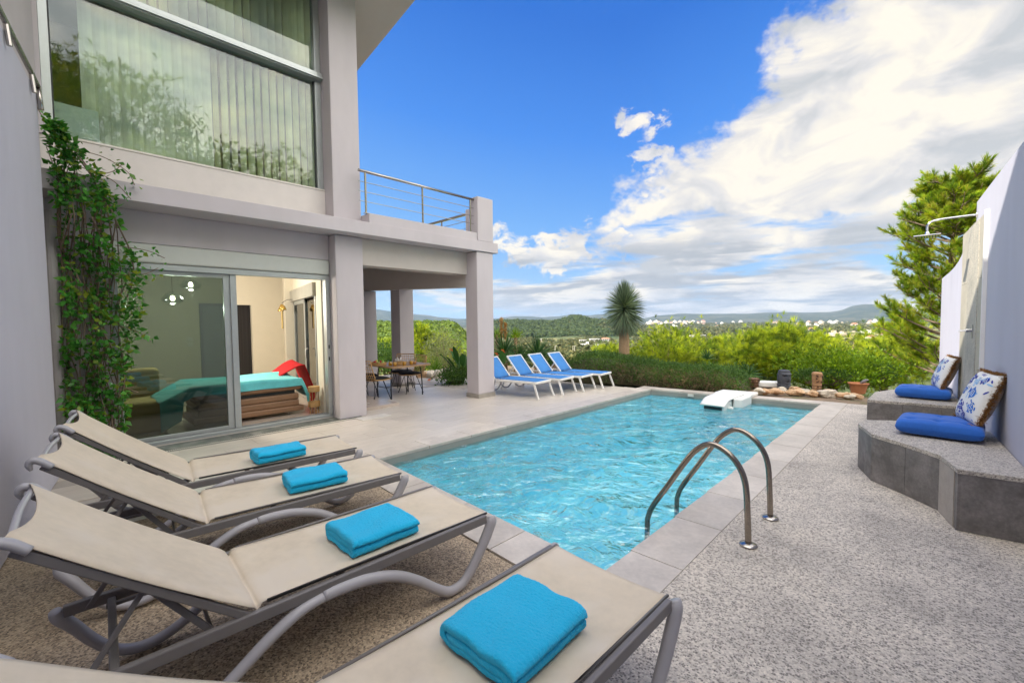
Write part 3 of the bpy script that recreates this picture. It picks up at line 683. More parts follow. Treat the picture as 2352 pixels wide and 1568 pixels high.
b = wpoly([2.72, 2.66, 2.54, 2.45, 2.40, 2.36, 2.33, 2.30], yy, .14); b.v = [(p[0]-.4, p[1]-7, p[2]) for p in b.v]; b.build('wall_panel', WALLP, gw)
# shower on the wall
sh = empty('outdoor_shower', (.36, 7.5, 0), label='wall shower with square rain head, long chrome arm and pebble panel', cat='shower')
def shb(b, n, m, **kw): b.v = [(p[0]-.36, p[1]-7.5, p[2]) for p in b.v]; return b.build(n, m, sh, **kw)
PANEL = P_mat('beige_stone_tile', (.50, .45, .36), .6, .12, 3, .2, 60, .003, objr=.06)
PEB = aggregate_mat('pebble_strip', (.20, .19, .17), (.42, .39, .33), (.60, .55, .45), (.55, .50, .42))
def wslab(y0, y1, z0, z1, off=.02, g=.002):
    return MB().add([(wx(y0+g)-off, y0+g, z0+g), (wx(y1-g)-off, y1-g, z0+g), (wx(y1-g)-off, y1-g, z1-g), (wx(y0+g)-off, y0+g, z1-g),
                     (wx(y0+g)-.001, y0+g, z0+g), (wx(y1-g)-.001, y1-g, z0+g), (wx(y1-g)-.001, y1-g, z1-g), (wx(y0+g)-.001, y0+g, z1-g)],
                    [(0, 1, 2, 3), (4, 7, 6, 5), (0, 4, 5, 1), (1, 5, 6, 2), (2, 6, 7, 3), (3, 7, 4, 0)])
zz = [0.0, .62, 1.42, 2.02, 2.70]
for i in range(4):
    shb(wslab(6.87, 7.25, zz[i], zz[i+1]), 'tile', PANEL); shb(wslab(8.02, 8.60, zz[i]+(.0 if i else 0), zz[i+1]), 'tile', PANEL)
shb(wslab(7.25, 8.02, 0, 2.70, .024), 'pebble_strip', PEB)
shb(wslab(6.835, 6.868, 0, 2.72, .035), 'edge_trim', P_mat('white_trim', (.80, .79, .80), .35, .02))
ay = 7.63; ax_ = wx(ay)
shb(MB().tube([(ax_-.002, ay, 2.80), (ax_-.15, ay, 2.80), (ax_-.34, ay, 2.795), (ax_-.40, ay, 2.775), (ax_-.43, ay, 2.73), (ax_-.43, ay, 2.66)], .0115, 10, 6), 'arm', CHROME, smooth=True)
shb(MB().tube([(ax_-.001, ay, 2.80), (ax_-.012, ay, 2.80)], .03, 16, 1), 'arm_flange', CHROME)
shb(MB().lathe([(.016, 0), (.022, .012), (.022, .03), (.014, .05)], (ax_-.43, ay, 2.613)), 'head_joint', CHROME, smooth=True)
shb(MB().box(ax_-.43-.125, ax_-.43+.125, ay-.125, ay+.125, 2.597, 2.612), 'shower_head', CHROME, bevel=.004)
nz = MB()
for i in range(9):
    for j in range(9): nz.lathe([(.004, 0), (.003, -.004)], (ax_-.43-.1+i*.025, ay-.1+j*.025, 2.5965), 6)
tag(shb(nz, 'nozzles', ALU_D), kind='stuff')
vx_, vy_ = wx(7.47)-.024, 7.47
shb(MB().box(vx_-.006, vx_, vy_-.045, vy_+.045, 1.34, 1.50).tube([(vx_, vy_, 1.43), (vx_-.055, vy_, 1.43)], .022, 12, 1).tube([(vx_-.05, vy_, 1.43), (vx_-.115, vy_, 1.425)], .008, 8, 1), 'valve', CHROME, smooth=False, bevel=.002)
# benches
def bench(name, pts, front_idx, label, back):
    root = empty(name, (pts[0][0], pts[0][1], 0), label=label, cat='bench')
    ox, oy = pts[0]; L = [(p[0]-ox, p[1]-oy) for p in pts]
    MB().prism(L, .43, .466).build('seat_top', BENCHTOP, root, bevel=.004)
    cw = sum(L[i][0]*L[(i+1)%len(L)][1]-L[(i+1)%len(L)][0]*L[i][1] for i in range(len(L))); c = np.mean(np.array(L), 0); MB().prism([tuple(c+(np.array(p)-c)*.93) for p in L], 0, .429).build('core', GROUT, root)
    for (i, j, splits) in front_idx:
        A = np.array(L[i]); B = np.array(L[j]); d = B-A; Ld = np.linalg.norm(d); d /= Ld; nrm = np.array([d[1], -d[0]])
        if cw < 0: nrm = -nrm
        cuts = [0]+list(splits)+[1]
        for k in range(len(cuts)-1):
            a2 = A+d*(Ld*cuts[k]+.0015); b2 = A+d*(Ld*cuts[k+1]-.0015)
            p = [tuple(a2+nrm*-.004), tuple(b2+nrm*-.004), tuple(b2-nrm*.022), tuple(a2-nrm*.022)]
            MB().prism(p, 0.002, .4295).build('front_panel', SLATE, root, bevel=.001, seg=1)
    return root
nb = [(-.56, 5.93), (-.415, 5.50), (-.16, 5.25), (.065, 4.99), (.155, 4.62), (.535, 4.66), (.43, 6.33), (-.30, 6.35), (-.52, 6.20)]
bench('stone_bench', nb, [(0, 1, []), (1, 2, []), (2, 3, []), (3, 4, []), (4, 5, []), (8, 0, []), (7, 8, []), (6, 7, [.5])], 'angular pebble-topped bench nearest the camera with slate-grey side tiles', None)
fb = [(-.64, 7.76), (.33, 7.88), (.17, 9.8), (-.30, 9.5), (-.62, 8.60)]
bench('stone_bench', fb, [(0, 1, [.38, .76]), (4, 0, [.5]), (3, 4, []), (2, 3, [])], 'pebble-topped grey bench beyond the shower, at the far end of the pool deck', None)
# ================================================================== LADDER, SKIMMER UNIT
LADM = P_mat('weathered_steel', (.33, .285, .24), .24, .10, 20, .05, 200, .001, metal=1.0)
lad = empty('pool_ladder', (-.91, 3.63, 0), label='stainless steel pool ladder with two curved handrails', cat='pool ladder')
prof = [(-.91, 0), (-.918, .22), (-.935, .44), (-.99, .57), (-1.08, .65), (-1.18, .675), (-1.28, .61), (-1.37, .49), (-1.50, .28), (-1.62, .09), (-1.665, -.02), (-1.675, -.14), (-1.68, -.85)]
for y in (3.34, 3.92):
    MB().tube([(p[0]+.91, y-3.63, p[1]) for p in prof], .0215, 12, 5).build('handrail', LADM, lad, smooth=True)
    MB().lathe([(.058, 0), (.060, .004), (.056, .012), (.034, .017), (.030, .02)], (0, y-3.63, .0), 24).build('flange', STEEL, lad, smooth=True)
for z in (-.35, -.62): MB().box(-.80, -.72, -.27, .27, z, z+.03).build('step', STEEL, lad, bevel=.005)
fu = empty('pool_filter_unit', (-3.1, 9.3, 0), label='white plastic filter unit hooked over the far rim of the pool', cat='pool filter')
def fub(b, n, m=WHITE, **kw): b.v = [(p[0]+3.1, p[1]-9.3, p[2]) for p in b.v]; return b.build(n, m, fu, **kw)
body = MB()
def fu_fn(u, v):
    y = 8.50+u*1.18; t = v*2-1
    xc = -2.97-.03*u; hw = .22+.04*u
    top = .085-.10*max(0, (1-u*3.2))**2
    return (xc+hw*t, y+.04*(1-t*t)*(-1 if u < .5 else 0), top-.018*abs(t)**5)
ft = MB(); ft.grid(fu_fn, 24, 16); 
fub(ft, 'lid', WHITE, smooth=True, solid=.02, bevel=0)
fub(MB().box(-3.16, -2.78, 8.56, 9.56, -.26, .055), 'body', WHITE, bevel=.05, seg=4)
fub(MB().box(-3.13, -2.81, 8.535, 8.556, -.10, -.045), 'water_mouth', ALU_D)
fub(MB().prism([(-3.30, 9.58), (-2.62, 9.66), (-2.60, 10.1), (-3.28, 10.02)], .005, .075), 'rear_cover', WHITE, bevel=.02, seg=3)
fub(MB().prism([(-2.76, 9.0), (-2.60, 9.02), (-2.60, 9.66), (-2.74, 9.64)], -.12, .07), 'side_pod', WHITE, bevel=.03, seg=3)
fub(MB().tube([(-2.78, 8.78, -.085), (-2.68, 8.78, -.085)], .035, 14, 1), 'knob', WHITE, bevel=.004)
tag(MB().box(-3.86, -3.74, 9.575, 9.60, -.085, -.03).build('water_inlet', SILL), 'small cream inlet plate on the far pool wall left of the filter', 'pool fitting')
# ================================================================== BEIGE LOUNGERS
LW = .66
def make_lounger(hz=.925, hy=-.125):
    """local frame: +Y to the foot end (1.87), hinge at .55, head at -.12; x from 0 (camera side rail) to -LW"""
    root = empty('sun_lounger')
    W = LW
    fr_ = MB()
    for x in (0, -W): fr_.bar((x, 1.83, .368), (x, -.06, .335), .030, .052)
    for y, z in ((1.80, .355), (.95, .335), (.10, .325)): fr_.bar((0, y, z), (-W, y, z), .03, .028)
    fr_.build('frame', TAUPE, root, bevel=.006)
    ths = math.atan2(.56, .66)
    bf = MB()
    for x in (-.012, -W+.012): bf.bar((x, .535, .350), (x, hy, hz-.042), .024, .034, (0, 1, 1))
    bf.bar((-.02, .08, .362+(hz-.39)*.70-.02), (-W+.02, .08, .362+(hz-.39)*.70-.02), .022, .022); 
    bf.build('backrest_frame', TAUPE, root, bevel=.005)
    # top end bar with rounded caps
    tb_ = MB().tube([(-.02, hy-.003, hz-.015), (-W/2, hy-.010, hz-.008), (-W+.02, hy-.003, hz-.015)], .012, 10, 4)
    tb_.build('head_bar', GREYP, root, smooth=True)
    for s_ in (.004, -W-.004): MB().tube([(s_, hy+.04, hz-.052), (s_, hy, hz-.015), (s_, hy-.03, hz-.003), (s_, hy-.043, hz-.025), (s_, hy-.035, hz-.052)], [.020, .022, .022, .019, .010], 12, 4, flat=.8).build('end_cap', GREYP, root, smooth=True)
    # sling: bed and back in one sheet
    def prof(t):
        # t 0 at foot, 1 at head
        if t < .62: y = 1.845-(1.845-.58)*t/.62; z = .392-.010*math.sin(math.pi*t/.62)
        elif t < .68:
            k = (t-.62)/.06; y = .58-.035*k; z = .392-.012*math.sin(k*math.pi)+.002*k
        else:
            k = (t-.68)/.32; y = .545+(hy-.015-.545)*k; z = .394+(hz+.012-.394)*k-.016*math.sin(k*math.pi)
        return y, z
    def sl_fn(u, v):
        y, z = prof(v); e = abs(2*u-1)
        edge = 1 if abs(v-.65) > .05 else 1-.0*e
        wv_ = min(1, max(0, (v-.66)/.03)); x = (-.018-(W-.036)*u)*(1-wv_)+(.006-(W+.012)*u)*wv_; z += .012*wv_-.016*wv_*max(0, (e-.95)/.05)
        sag = -.014*(1-e**2)*(1 if v < .6 else .5)
        if v > .97: y += .045*(1-e**2)*(v-.97)/.03; z -= .040*(1-e**2)*(v-.97)/.03
        cr_ = -.020*(e**6)*math.exp(-((v-.65)/.018)**2)
        return (x, y, z+sag+cr_)
    slg = MB().grid(sl_fn, 16, 90).build('sling', SLING, root, smooth=True, solid=.0035)
    # side tubes holding the sling edge
    pr = MB()
    for x in (-.016, -W+.016):
        pr.tube([(x, 1.85, .392), (x, 1.2, .392), (x, .60, .390)], .0075, 6, 1)
        pr.build('sling_piping', TAUPE, root, smooth=True)
    for s_, o_ in ((0, .017), (-W, -.017)):
        X = s_+o_
        f_leg = [(X-.6*o_, 1.868, .375), (X, 1.862, .345), (X, 1.815, .26), (X, 1.73, .14), (X, 1.65, .055), (X, 1.585, .033), (X, 1.52, .040), (X, 1.44, .095), (X, 1.33, .185), (X, 1.20, .265), (X, 1.05, .312), (X-.2*o_, .92, .322), (X-.4*o_, .83, .318)]
        MB().tube(f_leg, [.026, .033, .033, .030, .028, .028, .028, .028, .028, .029, .030, .030, .029], 12, 5, flat=.85).build('leg', GREYP, root, smooth=True)
        r_leg = [(X-.4*o_, .828, .318), (X-.2*o_, .72, .296), (X, .60, .238), (X, .48, .155), (X, .37, .080), (X, .27, .038), (X, .18, .034), (X, .10, .070), (X, .03, .150), (X, -.03, .245), (X-.3*o_, -.075, .310), (X-.6*o_, -.085, .345)]
        MB().tube(r_leg, [.029, .030, .030, .028, .028, .028, .028, .028, .029, .031, .033, .026], 12, 5, flat=.85).build('leg', GREYP, root, smooth=True)
    st = MB()
    for x in (-.05, -W+.05):
        zq = .362+(hz-.39)*.50-.02; st.bar((x, .20, zq), (x, .40, .335), .014, .026); st.bar((x, .20, zq), (x, .02, .335), .012, .020)
    st.bar((-.05, .40, .337), (-W+.05, .40, .337), .014, .014)
    st.build('support_strut', TAUPE, root, bevel=.003)
    tr = MB()
    for x in (-.05, -W+.05): tr.bar((x, .50, .325), (x, .08, .318), .02, .014)
    tr.build('ratchet_rail', TAUPE, root)
    MB().box(-.42, -.30, 1.02, 1.20, .28, .33).build('tray_mount', GREYP, root, bevel=.01)
    return root
L4 = make_lounger(.875, -.13); L0 = make_lounger()
# (foot-end camera-side corner x, y, rotation)
LP = [((-.80, 1.83), R(-1.5), 'beige sling lounger nearest the camera, cut off by the bottom edge, holding the largest-looking towel'),
      ((-2.0, 1.86), R(-3.2), 'large beige lounger second from the camera, its tall backrest running off the left edge'),
      ((-3.05, 1.90), R(-7.0), 'beige lounger third from the camera, between two others of its row'),
      ((-4.00, 2.00), R(-7.2), 'beige sling lounger nearest the climbing plant, farthest of the beige row')]
for i, (p, a_, lab) in enumerate(LP):
    o = L4 if i == 0 else (L0 if i == 1 else copy_tree(L0))
    # pivot is the foot corner
    M = Matrix.Translation((p[0], p[1], 0)) @ Matrix.Rotation(-a_*-1 if False else a_, 4, 'Z') @ Matrix.Translation((0, -1.86, 0))
    o.location = M.translation; o.rotation_euler = (0, 0, a_)
    tag(o, lab, 'sun lounger', 'beige sun loungers by the pool')
# ================================================================== TOWELS
TOW = bpy.data.materials.new('turquoise_terry'); TOW.use_nodes = True; T = NT(TOW.node_tree); b_ = T.n['Principled BSDF']
tc = T.node('ShaderNodeTexCoord'); vec = tc.outputs['Object']
fz = T.noise(vec, 330, 3, .7); fz2 = T.noise(vec, 120, 3, .6)
T.put(b_.inputs['Base Color'], T.mix(T.m('ADD', T.m('MULTIPLY', fz, .6), T.m('MULTIPLY', fz2, .4)), (.005, .37, .74), (.04, .68, 1.0)))
b_.inputs['Roughness'].default_value = .95; b_.inputs['Sheen Weight'].default_value = .15; b_.inputs['Specular IOR Level'].default_value = .1
T.put(b_.inputs['Normal'], T.bump(T.m('ADD', fz, fz2), 0.8, .006))
def make_towel(w_, l_, seed, lay=3, th=.022):
    """folded towel: serpentine profile in x-z, length along y"""
    rng = np.random.default_rng(seed); c = []; h = w_/2; t_ = th; H = t_*3
    # rolled fold: inner layer, round the right side to the bottom layer, round the whole left side to the top layer
    for x in np.linspace(-h+t_*1.1, h-t_*1.1, 12): c.append((x, t_*1.5+.002*math.sin(x*30)))
    for a_ in np.linspace(65, -65, 5): c.append((h-t_*1.05+t_*.52*math.cos(R(a_)), t_+t_*.5*math.sin(R(a_))))
    for x in np.linspace(h-t_*1.1, -h+t_*1.3, 12): c.append((x, t_*.5))
    for a_ in np.linspace(-75, -285, 8): c.append((-h+t_*1.25+t_*1.05*math.cos(R(a_)), H/2+t_*1.0*math.sin(R(a_))))
    for x in np.linspace(-h+t_*1.4, h-t_*.75, 13): c.append((x, t_*2.5))
    for a_ in (60, 25, -10): c.append((h-t_*.75+t_*.6*math.cos(R(a_)), t_*1.95+t_*.6*math.sin(R(a_))))
    c = np.array(c); n = len(c); tn = np.gradient(c, axis=0); tn /= np.linalg.norm(tn, axis=1)[:, None]; nr = np.stack([-tn[:, 1], tn[:, 0]], 1)
    hw = th*.535*np.ones(n); hw[0] *= .5; hw[-1] *= .55
    outl = np.concatenate([c+nr*hw[:, None], (c-nr*hw[:, None])[::-1]])
    m = len(outl); ny = 34; mb = MB(); vs = []
    ph = rng.uniform(0, 6, 8)
    for j in range(ny+1):
        v = -1+2*j/ny
        for (x, z) in outl:
            rr = 1-.10*max(0, abs(v)-.93)/.07
            yy_ = v*l_/2*(1-.012*math.sin(z*90+ph[0]))+.004*math.sin(x*40+ph[1])
            zz_ = z*rr+.0022*math.sin(x*31+v*3+ph[2])*(z/.06)+.002*math.sin(v*5.5+ph[3])*(z/.06)
            sag = 1-.05*(abs(x)/(w_/2))**3
            vs.append((x*(1+.01*math.sin(v*4+ph[4])), yy_, max(.001, zz_*sag)))
    fs = [(j*m+k, j*m+(k+1) % m, (j+1)*m+(k+1) % m, (j+1)*m+k) for j in range(ny) for k in range(m)]
    for (o, sg) in ((0, 1), (ny*m, -1)):
        for k in range(n-1):
            q = (o+k, o+k+1, o+m-2-k, o+m-1-k); fs.append(q if sg < 0 else q[::-1])
    mb.add(vs, fs); 
    o = mb.build('folded_towel', TOW, smooth=True)
    ss = o.modifiers.new('sub', 'SUBSURF'); ss.levels = 1; ss.render_levels = 2
    tx = bpy.data.textures.new('towel_pile', 'CLOUDS'); tx.noise_scale = .007; tx.noise_depth = 2
    dm = o.modifiers.new('pile', 'DISPLACE'); dm.texture = tx; dm.strength = .008; dm.mid_level = .5; dm.texture_coords = 'LOCAL'
    return o
TT = [((-1.145, 1.19, .384), R(1), .39, .43, 3, .032, 'turquoise folded towel on the lounger nearest the camera, lower middle of the photo'),
      ((-2.30, 1.225, .384), R(-1), .36, .40, 3, .031, 'turquoise folded towel on the second lounger from the camera, thick rolled-over edge'),
      ((-3.40, 1.34, .384), R(-9), .33, .40, 3, .031, 'turquoise folded towel on the third lounger, lying slightly askew'),
      ((-4.30, 1.38, .384), R(-2), .26, .40, 3, .033, 'narrowest turquoise folded towel, on the farthest beige lounger')]
for i, (p, a_, w_, l_, lay, th, lab) in enumerate(TT):
    o = make_towel(w_, l_, 20+i, lay, th); o.location = p; o.rotation_euler = (0, 0, a_); tag(o, lab, 'towel', 'folded turquoise towels on the loungers')
# ================================================================== BLUE LOUNGERS
def make_blue():
    """local: foot end at x=0, bed along -x, width along y (0..-.56)"""
    root = empty('blue_lounger'); W = .56; H = .33; fl_ = 1.10; bx, bz = -1.46, .78
    f_ = MB()
    for y in (0, -W): f_.bar((0, y, H), (-1.72, y, H-.01), .035, .045)
    f_.bar((-.01, 0, H), (-.01, -W, H), .035, .045); f_.bar((-1.70, 0, H-.01), (-1.70, -W, H-.01), .03, .04)
    f_.build('frame', WHITEP, root, bevel=.006)
    g_ = MB()
    for y in (-.01, -W+.01): g_.bar((-fl_, y, H+.02), (bx, y, bz), .028, .032, (0, 0, 1))
    g_.bar((bx, -.0, bz), (bx, -W, bz), .03, .03); g_.build('backrest_frame', WHITEP, root, bevel=.005)
    MB().grid(lambda u, v: (-.02-(fl_-.03)*u, -.02-(W-.04)*v, H+.026-.010*math.sin(math.pi*v)), 8, 6).build('bed_mesh', BLUEF, root, smooth=True, solid=.003)
    MB().grid(lambda u, v: (-fl_-.01+(bx+fl_+.015)*u+.010*math.sin(math.pi*v), -.02-(W-.04)*v, H+.03+(bz-H-.035)*u-.008*math.sin(math.pi*v)), 8, 6).build('back_mesh', BLUEF, root, smooth=True, solid=.003)
    for y, s_ in ((.0, 1), (-W, -1)):
        MB().bar((-.06, y, H-.01), (.06, y+.015*s_, 0), .04, .028, (0, 1, 0)).build('leg', WHITEP, root, bevel=.004)
        MB().bar((-1.50, y, H-.02), (-1.62, y+.0*s_, 0), .04, .028, (0, 1, 0)).build('leg', WHITEP, root, bevel=.004)
    s = MB()
    for y in (-.03, -W+.03): s.bar((-1.28, y, .56), (-1.46, y, H), .014, .02)
    s.build('support_strut', WHITEP, root)
    
    for y in (-.08, -W+.08): MB().tube([(-.95, y, H-.02), (-1.08, y, .12), (-1.25, y, .12), (-1.38, y, H-.02)], .014, 6, 3).build('wheel_bracket', GREYP, root, smooth=True)
    return root
B0 = make_blue()
BP = [(-5.89, 7.33), (-5.82, 8.06), (-5.75, 8.73), (-5.64, 9.36)]
BLAB = ['blue mesh lounger half hidden by the corner column', 'blue mesh lounger second from the corner column', 'blue mesh lounger third from the corner column', 'blue mesh lounger nearest the low green hedge']
for i, p in enumerate(BP):
    o = B0 if i == 0 else copy_tree(B0)
    o.location = (p[0], p[1], 0.003); o.rotation_euler = (0, 0, R(7.0)); tag(o, BLAB[i], 'sun lounger', 'blue loungers beside the far column')
# ================================================================== CUSHIONS
def seat_cushion(loc, rz, label, w_=.63, d_=.56, h_=.165):
    def fn_(top):
        def fn(u, v):
            X = (2*u-1); Y = (2*v-1); ex = (1-abs(X)**6)*(1-abs(Y)**6)
            e = max(ex, 0)**.42
            tuf = 0
            for tx_ in (-.42, .42) if False else (-.62, 0, .62):
                for ty in (-.5, .5): tuf += .55*math.exp(-((X-tx_)**2/.010+(Y-ty)**2/.016))
            ridg = .10*math.exp(-((abs(Y)-.5)/.06)**2)+.07*math.exp(-(X/.05)**2)+.05*math.exp(-((abs(X)-.62)/.05)**2)
            z = h_/2*e*(1-(tuf+ridg)*(1 if top else .3)*(1-max(abs(X), abs(Y))**4))
            s_ = 1-.05*(1-e); return (X*w_/2*s_, Y*d_/2*s_, h_/2+(z if top else -z*.9))
        return fn
    mb = MB(); mb.grid(fn_(True), 44, 40); mb.grid(lambda u, v: fn_(False)(v, u), 30, 30)
    o = mb.build('seat_cushion', BLUEC, smooth=True, loc=loc, rotz=rz); o.modifiers.new('w', 'WELD').merge_threshold = .002
    return tag(o, label, 'cushion', 'tufted blue seat cushions')
seat_cushion((.065, 5.86, .466), R(-3.5), 'royal blue tufted seat cushion on the nearer bench')
seat_cushion((-.08, 8.42, .466), R(-3), 'royal blue tufted seat cushion on the bench beyond the shower', .60, .52)
PIL_F = P_mat('pillow_white_cotton', (.80, .79, .76), .85, .03, 6, .3, 300, .002)
PIL_B = P_mat('pillow_grey_cotton', (.30, .27, .25), .85, .08, 6, .3, 300, .002)
PRT1 = P_mat('print_deep_blue', (.01, .035, .35), .8, .2, 30); PRT2 = P_mat('print_mid_blue', (.04, .18, .58), .8, .2, 30); PRT3 = P_mat('print_pale_blue', (.30, .52, .78), .8, .15, 30)
FRG = leaf_mat('brown_fringe', [(.20, .09, .03), (.34, .17, .065), (.42, .24, .11)], .15, .9)
def ell(cx_, cy_, rx, ry, n=14, rot=0):
    return [(cx_+rx*math.cos(t)*math.cos(rot)-ry*math.sin(t)*math.sin(rot), cy_+rx*math.cos(t)*math.sin(rot)+ry*math.sin(t)*math.cos(rot)) for t in np.linspace(0, 2*math.pi, n, endpoint=False)]
def pillow(loc, yaw_, lean, label, S_=.46):
    """local: face looks to -x, bottom edge at z=0, width along y"""
    root = empty('scatter_pillow', loc, label=label, cat='pillow', group='fringed pillows with blue sea creatures'); root.rotation_euler = Euler((0, lean, yaw_), 'XYZ')
    def surf(a_, b_, side):
        e = max(0, (1-abs(a_)**3.2)*(1-abs(b_)**3.2))**.5
        s_ = 1-.07*(1-abs(a_))*abs(b_)**2
        y = a_*S_/2*(1-.06*(1-abs(b_)**2)*0-.05*(1-b_*b_)*abs(a_)); z = S_/2+b_*S_/2*(1-.05*(1-a_*a_)*abs(b_))
        return (side*(-.085)*e, y, z)
    f_ = MB().grid(lambda u, v: surf(1-2*u, 2*v-1, 1), 24, 24).build('front_cover', PIL_F, root, smooth=True)
    MB().grid(lambda u, v: surf(2*u-1, 2*v-1, -1), 24, 24).build('back_cover', PIL_B, root, smooth=True)
    # printed creatures: thin cloth-print patches following the cover
    def patch(mb, pts):
        c = np.mean(np.array(pts), 0); n = len(pts); vs = []; 
        for k_ in (1.0, .5): 
            for p in pts: q = c+(np.array(p)-c)*k_; s3 = surf(q[0], q[1], 1); vs.append((s3[0]-.0022, s3[1], s3[2]))
        s3 = surf(c[0], c[1], 1); vs.append((s3[0]-.0022, s3[1], s3[2]))
        fs = [(i, (i+1) % n, n+(i+1) % n, n+i) for i in range(n)]+[(n+i, n+(i+1) % n, 2*n) for i in range(n)]
        mb.add(vs, fs)
    def fish(mb, mb2, x, y, s_, r_=0):
        c_, n_ = math.cos(r_), math.sin(r_); tr_ = lambda P: [(x+s_*(p[0]*c_-p[1]*n_), y+s_*(p[0]*n_+p[1]*c_)) for p in P]
        patch(mb, tr_(ell(0, 0, 1, .72))); patch(mb, tr_([(.8, 0), (1.5, .6), (1.35, 0), (1.5, -.6)])); patch(mb, tr_([(-.3, .6), (.2, 1.05), (.6, .5)])); patch(mb, tr_([(-.3, -.6), (.2, -1.05), (.6, -.5)]))
        for q in (-.35, .1, .5): patch(mb2, tr_([(q-.07, -.5), (q+.07, -.5), (q+.1, .5), (q-.04, .5)]))
    def turtle(mb, mb2, x, y, s_, r_=0):
        c_, n_ = math.cos(r_), math.sin(r_); tr_ = lambda P: [(x+s_*(p[0]*c_-p[1]*n_), y+s_*(p[0]*n_+p[1]*c_)) for p in P]
        patch(mb, tr_(ell(0, 0, 1, .75))); patch(mb, tr_(ell(-1.25, 0, .32, .26)))
        for a_, b_, q in ((-.7, .95, .5), (-.7, -.95, -.5), (.75, .85, -.6), (.75, -.85, .6)): patch(mb, tr_(ell(a_, b_, .5, .2, 10, q)))
        for a_, b_ in ((0, 0), (-.45, .25), (-.45, -.25), (.45, .25), (.45, -.25)): patch(mb2, tr_(ell(a_, b_, .17, .17, 8)))
    p1, p2, p3, pw = MB(), MB(), MB(), MB()
    fish(p2, pw, -.28, .10, .25, .2); turtle(p1, pw, .20, -.50, .20, .4); turtle(p1, pw, .45, .62, .17, 1.8); fish(p2, pw, .50, .10, .18, 2.6)
    turtle(p3, pw, -.05, .55, .15, -.6); fish(p1, pw, -.55, .66, .16, -.4); turtle(p2, pw, -.62, -.42, .15, 1.0); fish(p1, pw, .68, -.30, .13, 1.2); turtle(p1, pw, -.18, -.80, .14, 2.0)
    for k in range(44):
        a_, b_ = RNG.uniform(-.9, .9, 2); patch([p1, p2, p3][k % 3], ell(a_, b_, RNG.uniform(.04, .12), RNG.uniform(.015, .04), 8, RNG.uniform(0, 3)))
    for o_, m_ in ((p1, PRT1), (p2, PRT2), (p3, PRT3)): o_.build('sea_creature_print', m_, f_)
    w3 = pw; w3.v = [(p[0]-.001, p[1], p[2]) for p in w3.v]; w3.build('print_highlights', PIL_F, f_)
    # fringe: a furry cord round the seam
    pos, dr = [], []
    N = 4200
    for i in range(N):
        t = RNG.uniform(0, 4); k = int(t); q = -1+2*(t-k)
        a_, b_ = [(q, -1), (1, q), (-q, 1), (-1, -q)][k]; p = surf(a_, b_, 1); n_ = np.array([0, a_ if abs(a_) == 1 else 0, b_ if abs(b_) == 1 else 0], float)
        pos.append(np.array(p)+np.array([RNG.normal(0, .010), 0, 0])); dr.append(n_*.7+np.array([RNG.normal(0, .7), RNG.normal(0, .5), RNG.normal(0, .5)]))
    tv, tf = np.array([(-.0022, 0, 0), (.0022, 0, 0), (0, .002, .024)]), np.array([(0, 1, 2)])
    V, F = scatter(tv, tf, np.array(pos), dir_rot(np.array(dr)), RNG.uniform(.8, 1.7, N))
    big_mesh('fringe', V, F, FRG, root)
    return root
pillow((.245, 5.93, .605), R(14), R(20), 'larger-looking white pillow with blue fish and turtles, on the nearer bench', .50)
pillow((.05, 8.52, .60), R(10), R(20), 'white pillow with blue fish and turtles on the farther bench', .47)
# ================================================================== DINING SET under the terrace
RAT = P_mat('natural_rattan', (.50, .30, .12), .6, .15, 12); BLK = P_mat('black_metal', (.02, .02, .022), .4, .1); BCUSH = P_mat('black_cushion', (.018, .018, .02), .9, .2, 8)
WOODT = P_mat('table_top_wood', (.40, .25, .13), .45, .18, 3, .1, 30, .002, stretch=(1, 8, 1))
tbl = empty('dining_table', (-8.46, 5.24, 0), label='wooden-topped dining table with slim black metal legs, under the terrace', cat='table')
def rrect(w_, l_, r_, n=5):
    out = []
    for cx_, cy_, a0 in ((w_/2-r_, l_/2-r_, 0), (-w_/2+r_, l_/2-r_, 90), (-w_/2+r_, -l_/2+r_, 180), (w_/2-r_, -l_/2+r_, 270)):
        for k in range(n+1): out.append((cx_+r_*math.cos(R(a0+90*k/n)), cy_+r_*math.sin(R(a0+90*k/n))))
    return out
MB().prism(rrect(1.05, 1.0, .10), .665, .70).build('table_top', WOODT, tbl, bevel=.004)
for sx in (-1, 1):
    for sy in (-1, 1):
        MB().tube([(sx*.22, sy*.20, .655), (sx*.25, sy*.30, .655), (sx*.265, sy*.36, .60), (sx*.28, sy*.385, .3), (sx*.285, sy*.39, .0)], .014, 8, 4).build('leg', BLK, tbl, smooth=True)
MB().tube([(-.28, -.385, .22), (.28, -.385, .22)], .008, 6, 1).tube([(-.28, .385, .22), (.28, .385, .22)], .008, 6, 1).tube([(0, -.385, .22), (0, .385, .22)], .008, 6, 1).build('stretcher', BLK, tbl)
